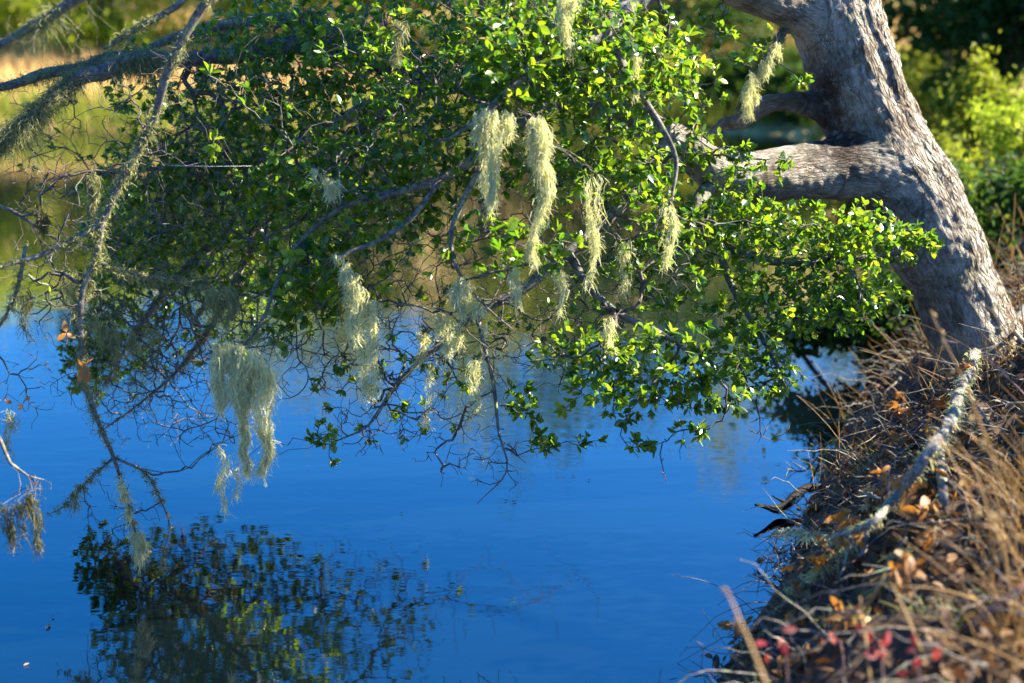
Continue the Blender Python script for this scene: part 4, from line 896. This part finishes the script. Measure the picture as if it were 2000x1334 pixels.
p = bank_points(1900, 2.2); p = p[(p[:, 1] > 4.2) | (shore_dist(p) > .7)]; n = len(p); o = np.column_stack([p, height(p)]); d = np.column_stack([rng.normal(-.2, .5, n), rng.normal(0, .45, n), np.ones(n)]); l = rng.uniform(.06, .3, n); t = np.linspace(0, 1, 5)
P = o[:, None]+d[:, None]*l[:, None, None]*t[None, :, None]-np.array([.06, 0, .06])*(t**2)[None, :, None]*rng.random(n)[:, None, None]
v, f, at = ribbons(P, .0013, .0005, rng.random(n)*.5); link('straw_blades', np_mesh('straw_blades', v, f, True, dict(tint=at)), M['straw'], kind='stuff', label='scattered thin straw blades on the bank by the trunk', category='dry grass')

# red-leaved plants close to the camera
RV = leaf_variants('leaf', 6, M['leaf_red'], np.linspace(0, 1, 6), (.05, .4))
for (px, py, Yy, n, lab) in ((1535, 1265, 2.35, 6, 'small red-leaved plant left of the other red plants'), (1720, 1255, 2.35, 11, 'largest red-leaved plant at the bottom of the bank'), (1790, 1280, 2.25, 5, 'orange-red leaf sprig right of the largest red plant'), (1640, 1250, 2.6, 3, 'dark red leaf behind the largest red plant'), (1885, 1030, 3.2, 4, 'dark red leaves in shade at the right of the bank')):
    c = W(px, py, Yy); g = np.array([c[0], c[1], max(0, float(height(c[:2])[0]))]); t = thing('red_leaf_plant', lab, 'plant', g, 'red-leaved plants')
    V, F = tube(spline([(*g, .0025), (*((g+c)/2+[.01, 0, 0]), .002), (*c, .0015)], .02), 6); plink('stem', np_mesh('stem', V, F), M['redtwig'], t)
    for q in range(n):
        a = unit(rng.normal(size=3)+np.array([0, -.2, .1])); nn = perp(a[None], rng.normal(size=(1, 3))*.4+np.array([[0, -.7, .7]]))[0]
        put_leaf(RV[rng.integers(0, 6)], c+rng.normal(size=3)*np.array([.02, .02, .02]), a, nn, rng.uniform(.018, .034), t)

# ------------------------------------------------------------------ shrubs and trees of the shores
def rhomb(o, L, tint, w=.5):
    n = len(o); a = unit(rng.normal(size=(n, 3))); b = perp(a, rng.normal(size=(n, 3))); c = np.cross(a, b)
    V = np.stack([o-a*L[:, None]*.5, o+b*L[:, None]*w*.5+c*L[:, None]*.08, o+a*L[:, None]*.5, o-b*L[:, None]*w*.5+c*L[:, None]*.08], 1).reshape(-1, 3)
    return V, np.arange(n*4).reshape(-1, 4), np.repeat(tint, 4)
def woody(name, lab, cat, base, rad, trunk_h, trunk_r, n, ls, mat, clumps=30, group=None, stems=1, stemmat='branch'):
    base = np.array([base[0], base[1], float(max(height(base[:2])[0], 0))-.03]); t = thing(name, lab, cat, base, group)
    rad = np.array(rad); cen = base+np.array([0, 0, trunk_h+rad[2]*.75])
    cc = unit(rng.normal(size=(clumps, 3)))*rng.uniform(.35, 1, (clumps, 1))*rad+cen; cc[:, 2] = np.maximum(cc[:, 2], base[2]+.12)
    parts = []
    for s in range(stems):
        b0 = base+np.array([rng.normal()*.06*stems, rng.normal()*.06*stems, 0]); tp = cen+rng.normal(size=3)*rad*.25*(stems > 1)
        mid = (b0+tp)/2+rng.normal(size=3)*rad*.08
        parts.append(tube(spline([(*b0, trunk_r), (*mid, trunk_r*.75), (*tp, trunk_r*.35)], .15), 8, .15))
    for c in cc[::2]:
        s0 = base+(cen-base)*rng.uniform(.45, 1); m_ = (s0+c)/2+rng.normal(size=3)*rad*.06
        parts.append(tube(spline([(*s0, trunk_r*.4), (*m_, trunk_r*.28), (*c, trunk_r*.08)], .2), 5))
    V, F = merge(parts); plink('trunk' if stems == 1 else 'stem', np_mesh('trunk', V, F), M[stemmat], t)
    k = rng.integers(0, clumps, n); o = cc[k]+rng.normal(size=(n, 3))*rad*.2*rng.uniform(.5, 1, (n, 1)); o[:, 2] = np.maximum(o[:, 2], base[2]+.03)
    ct = rng.random(clumps); tint = np.clip(ct[k]*.6+rng.random(n)*.4, 0, 1)
    V, F, T = rhomb(o, ls*rng.uniform(.6, 1.3, n), tint); plink('crown', np_mesh('crown', V, F, True, dict(tint=T)), M[mat], t, kind='stuff')
    return t
def at_ground(px, Y0): return ((px-1000)/FPX*Y0*1.0, Y0)
# right bank behind the trunk
g2 = 'shrubs on the bank behind the trunk'
woody('shrub', 'bright yellow-green shrub lit at the right edge behind the trunk', 'shrub', at_ground(1985, 9.0), (.30, .32, .27), .66, .02, 3000, .04, 'yellow_green', 26, g2, 4)
woody('shrub', 'taller light green bush with feathery top behind the yellow-green shrub', 'shrub', at_ground(1900, 10.0), (.30, .3, .45), .72, .02, 3600, .05, 'far_green', 22, g2, 3)
woody('shrub', 'dark glossy shrub between the trunk and the bright shrub', 'shrub', at_ground(1850, 8.6), (.35, .4, .45), .25, .02, 3600, .05, 'far_green', 24, g2, 4)
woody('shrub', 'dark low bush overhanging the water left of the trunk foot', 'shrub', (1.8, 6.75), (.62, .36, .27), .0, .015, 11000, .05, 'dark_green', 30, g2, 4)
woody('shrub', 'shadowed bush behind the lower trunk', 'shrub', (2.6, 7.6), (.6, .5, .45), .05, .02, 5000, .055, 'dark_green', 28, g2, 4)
woody('shrub', 'olive bush on the far bend of the bank seen between the limbs', 'shrub', (4.6, 17.5), (1.2, 1.0, .8), .1, .03, 5000, .1, 'far_green', 28, g2, 4)
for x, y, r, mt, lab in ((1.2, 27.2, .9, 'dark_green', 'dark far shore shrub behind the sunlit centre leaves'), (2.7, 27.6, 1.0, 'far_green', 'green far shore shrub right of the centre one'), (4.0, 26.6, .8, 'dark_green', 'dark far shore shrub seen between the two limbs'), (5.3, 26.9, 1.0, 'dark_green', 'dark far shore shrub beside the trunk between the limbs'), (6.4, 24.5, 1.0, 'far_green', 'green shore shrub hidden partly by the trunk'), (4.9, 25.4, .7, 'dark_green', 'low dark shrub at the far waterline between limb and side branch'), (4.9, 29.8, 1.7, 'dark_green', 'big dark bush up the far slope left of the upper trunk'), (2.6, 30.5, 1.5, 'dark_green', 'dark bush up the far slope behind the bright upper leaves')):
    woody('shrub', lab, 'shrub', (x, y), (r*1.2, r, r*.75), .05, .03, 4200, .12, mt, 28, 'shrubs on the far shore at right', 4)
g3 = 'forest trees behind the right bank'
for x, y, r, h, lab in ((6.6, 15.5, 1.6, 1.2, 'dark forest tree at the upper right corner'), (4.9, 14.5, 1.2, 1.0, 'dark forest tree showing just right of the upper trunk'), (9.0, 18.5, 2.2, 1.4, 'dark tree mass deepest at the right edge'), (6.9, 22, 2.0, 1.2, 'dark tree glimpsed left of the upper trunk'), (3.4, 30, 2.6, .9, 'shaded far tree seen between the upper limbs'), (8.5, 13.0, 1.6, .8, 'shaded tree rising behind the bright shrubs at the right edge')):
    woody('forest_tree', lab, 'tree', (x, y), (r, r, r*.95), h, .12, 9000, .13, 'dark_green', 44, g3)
n = 9000; p = np.column_stack([rng.uniform(2.2, 9, n), rng.uniform(6.5, 16, n)]); p = p[shore_dist(p) > .5]; n = len(p); o = np.column_stack([p, height(p)]); d = np.column_stack([rng.normal(0, .3, n), rng.normal(0, .3, n), np.ones(n)]); l = rng.uniform(.15, .5, n); t = np.linspace(0, 1, 4)
P = o[:, None]+d[:, None]*l[:, None, None]*t[None, :, None]; v, f, at = ribbons(P, .005, .002, rng.random(n)*.35); link('bank_grass', np_mesh('bank_grass', v, f, True, dict(tint=at)), M['straw'], kind='stuff', label='dull dry grass on the slope behind the trunk', category='dry grass')
# far shore
def shore_blades(name, y0, y1, n, lo, hi, w, mat, lab, cat):
    p = np.column_stack([rng.uniform(-17, 9, n), rng.uniform(y0, y1, n)]); p = p[shore_dist(p) > -.15]; n = len(p); o = np.column_stack([p, np.maximum(height(p), 0)-.02]); d = np.column_stack([rng.normal(0, .2, n), rng.normal(0, .2, n), np.ones(n)]); l = rng.uniform(lo, hi, n)
    P = o[:, None]+d[:, None]*l[:, None, None]*np.linspace(0, 1, 3)[None, :, None]; v, f, at = ribbons(P, w, w*.2, rng.random(n)); link(name, np_mesh(name, v, f, True, dict(tint=at)), M[mat], kind='stuff', label=lab, category=cat)
shore_blades('reeds', 25.3, 27.6, 14000, .25, .65, .012, 'reed', 'green reeds along the far waterline', 'reeds')
shore_blades('golden_grass', 26.8, 36, 22000, .2, .45, .014, 'gold', 'golden dry grass on the far shore slope', 'dry grass')
g4 = 'bushes and trees along the far shore'
FAR = [(-11.6, 33.5, 1.5, 'yellow_green', 'bright green far bush in the top left corner'), (-9.0, 32.6, 1.3, 'yellow_green', 'light yellow-green far bush right of the top left corner'), (-6.6, 33.2, 1.7, 'yellow_green', 'large pale green far tree above the golden grass at left'), (-14.5, 33, 1.9, 'far_green', 'mid green far tree beyond the left edge'),
       (-3.6, 34, 1.9, 'far_green', 'green far tree behind the dark leaves left of centre'), (-.6, 33, 2.1, 'far_green', 'tall green far tree behind the crown centre'), (2.4, 35, 2.2, 'dark_green', 'dark far tree behind the sunlit leaves'), (-9.8, 38, 2.4, 'dark_green', 'dark far tree standing behind the bright bushes at left'), (-5, 39, 2.6, 'far_green', 'tallest far tree behind the pale green one'), (.8, 39, 2.8, 'dark_green', 'dark tall far tree in the second row at centre'), (6, 36, 2.5, 'far_green', 'far tree behind the upper limb of the oak'), (-17.5, 38, 2.5, 'far_green', 'far tree in the second row past the left edge')]
for x, y, r, mt, lab in FAR: woody('far_tree', lab, 'tree', (x, y), (r*1.25, r*1.2, r*(1.3 if x < -3 else 1.6)), .1, .12, 7000, .16, mt, 40, g4)

# floating bits and the spider thread
FB = [(1115, 930, 'dark floating leaf scrap on the blue water, left of the drifting row'), (1150, 940, 'floating bark crumb right of the dark leaf scrap'), (985, 978, 'floating leaf bit below the hanging twigs'), (1010, 980, 'tiny floating leaf bit right of the one below the hanging twigs'), (95, 1220, 'pale willow leaf floating at the lower left'), (88, 1230, 'pale green leaf floating under the willow leaf at lower left'), (105, 1205, 'white speck leaf floating above the willow leaf at lower left'), (58, 1298, 'white leaf sliver floating near the bottom left corner'), (780, 1004, 'thin floating sprig in the middle of the blue water')]
FLV = leaf_variants('floating_leaf', 3, M['litter'], [.1, .4, .6], (0, .1)); PLV = leaf_variants('floating_leaf', 2, M['straw'], [.6, 1], (0, .1))
for q, (px, py, lab) in enumerate(FB):
    x, y = water_pt(px, py); pale = 'white' in lab or 'pale' in lab
    o = link('floating_leaf', (PLV if pale else FLV)[q % 2], None, label=lab, category='leaf', group='bits floating on the pond')
    o.location = (x, y, .0045); o.rotation_euler = (0, 0, rng.random()*6); s = rng.uniform(.012, .025); o.scale = (s, s*.8, s)
a, b = W(328, 323, 3.9), W(492, 324, 3.9)
m, nt, bb_ = new_mat('spider_silk'); bb_.inputs['Base Color'].default_value = (.75, .75, .75, 1); bb_.inputs['Roughness'].default_value = .3
V, F = tube(np.array([[*a, .0003], [*((a+b)/2-[0, 0, .002]), .0003], [*b, .0003]]), 4); me = np_mesh('spider_thread', V-a, F)
o = link('spider_thread', me, m, label='fine bright spider thread stretched level across dark leaves at left', category='spider thread'); o.location = [float(x) for x in a]
print('TRIS', sum(len(o.data.loops)-2*len(o.data.polygons) for o in scene.objects if o.type == 'MESH'), 'nodes', NN, 'leaves', len(LO))
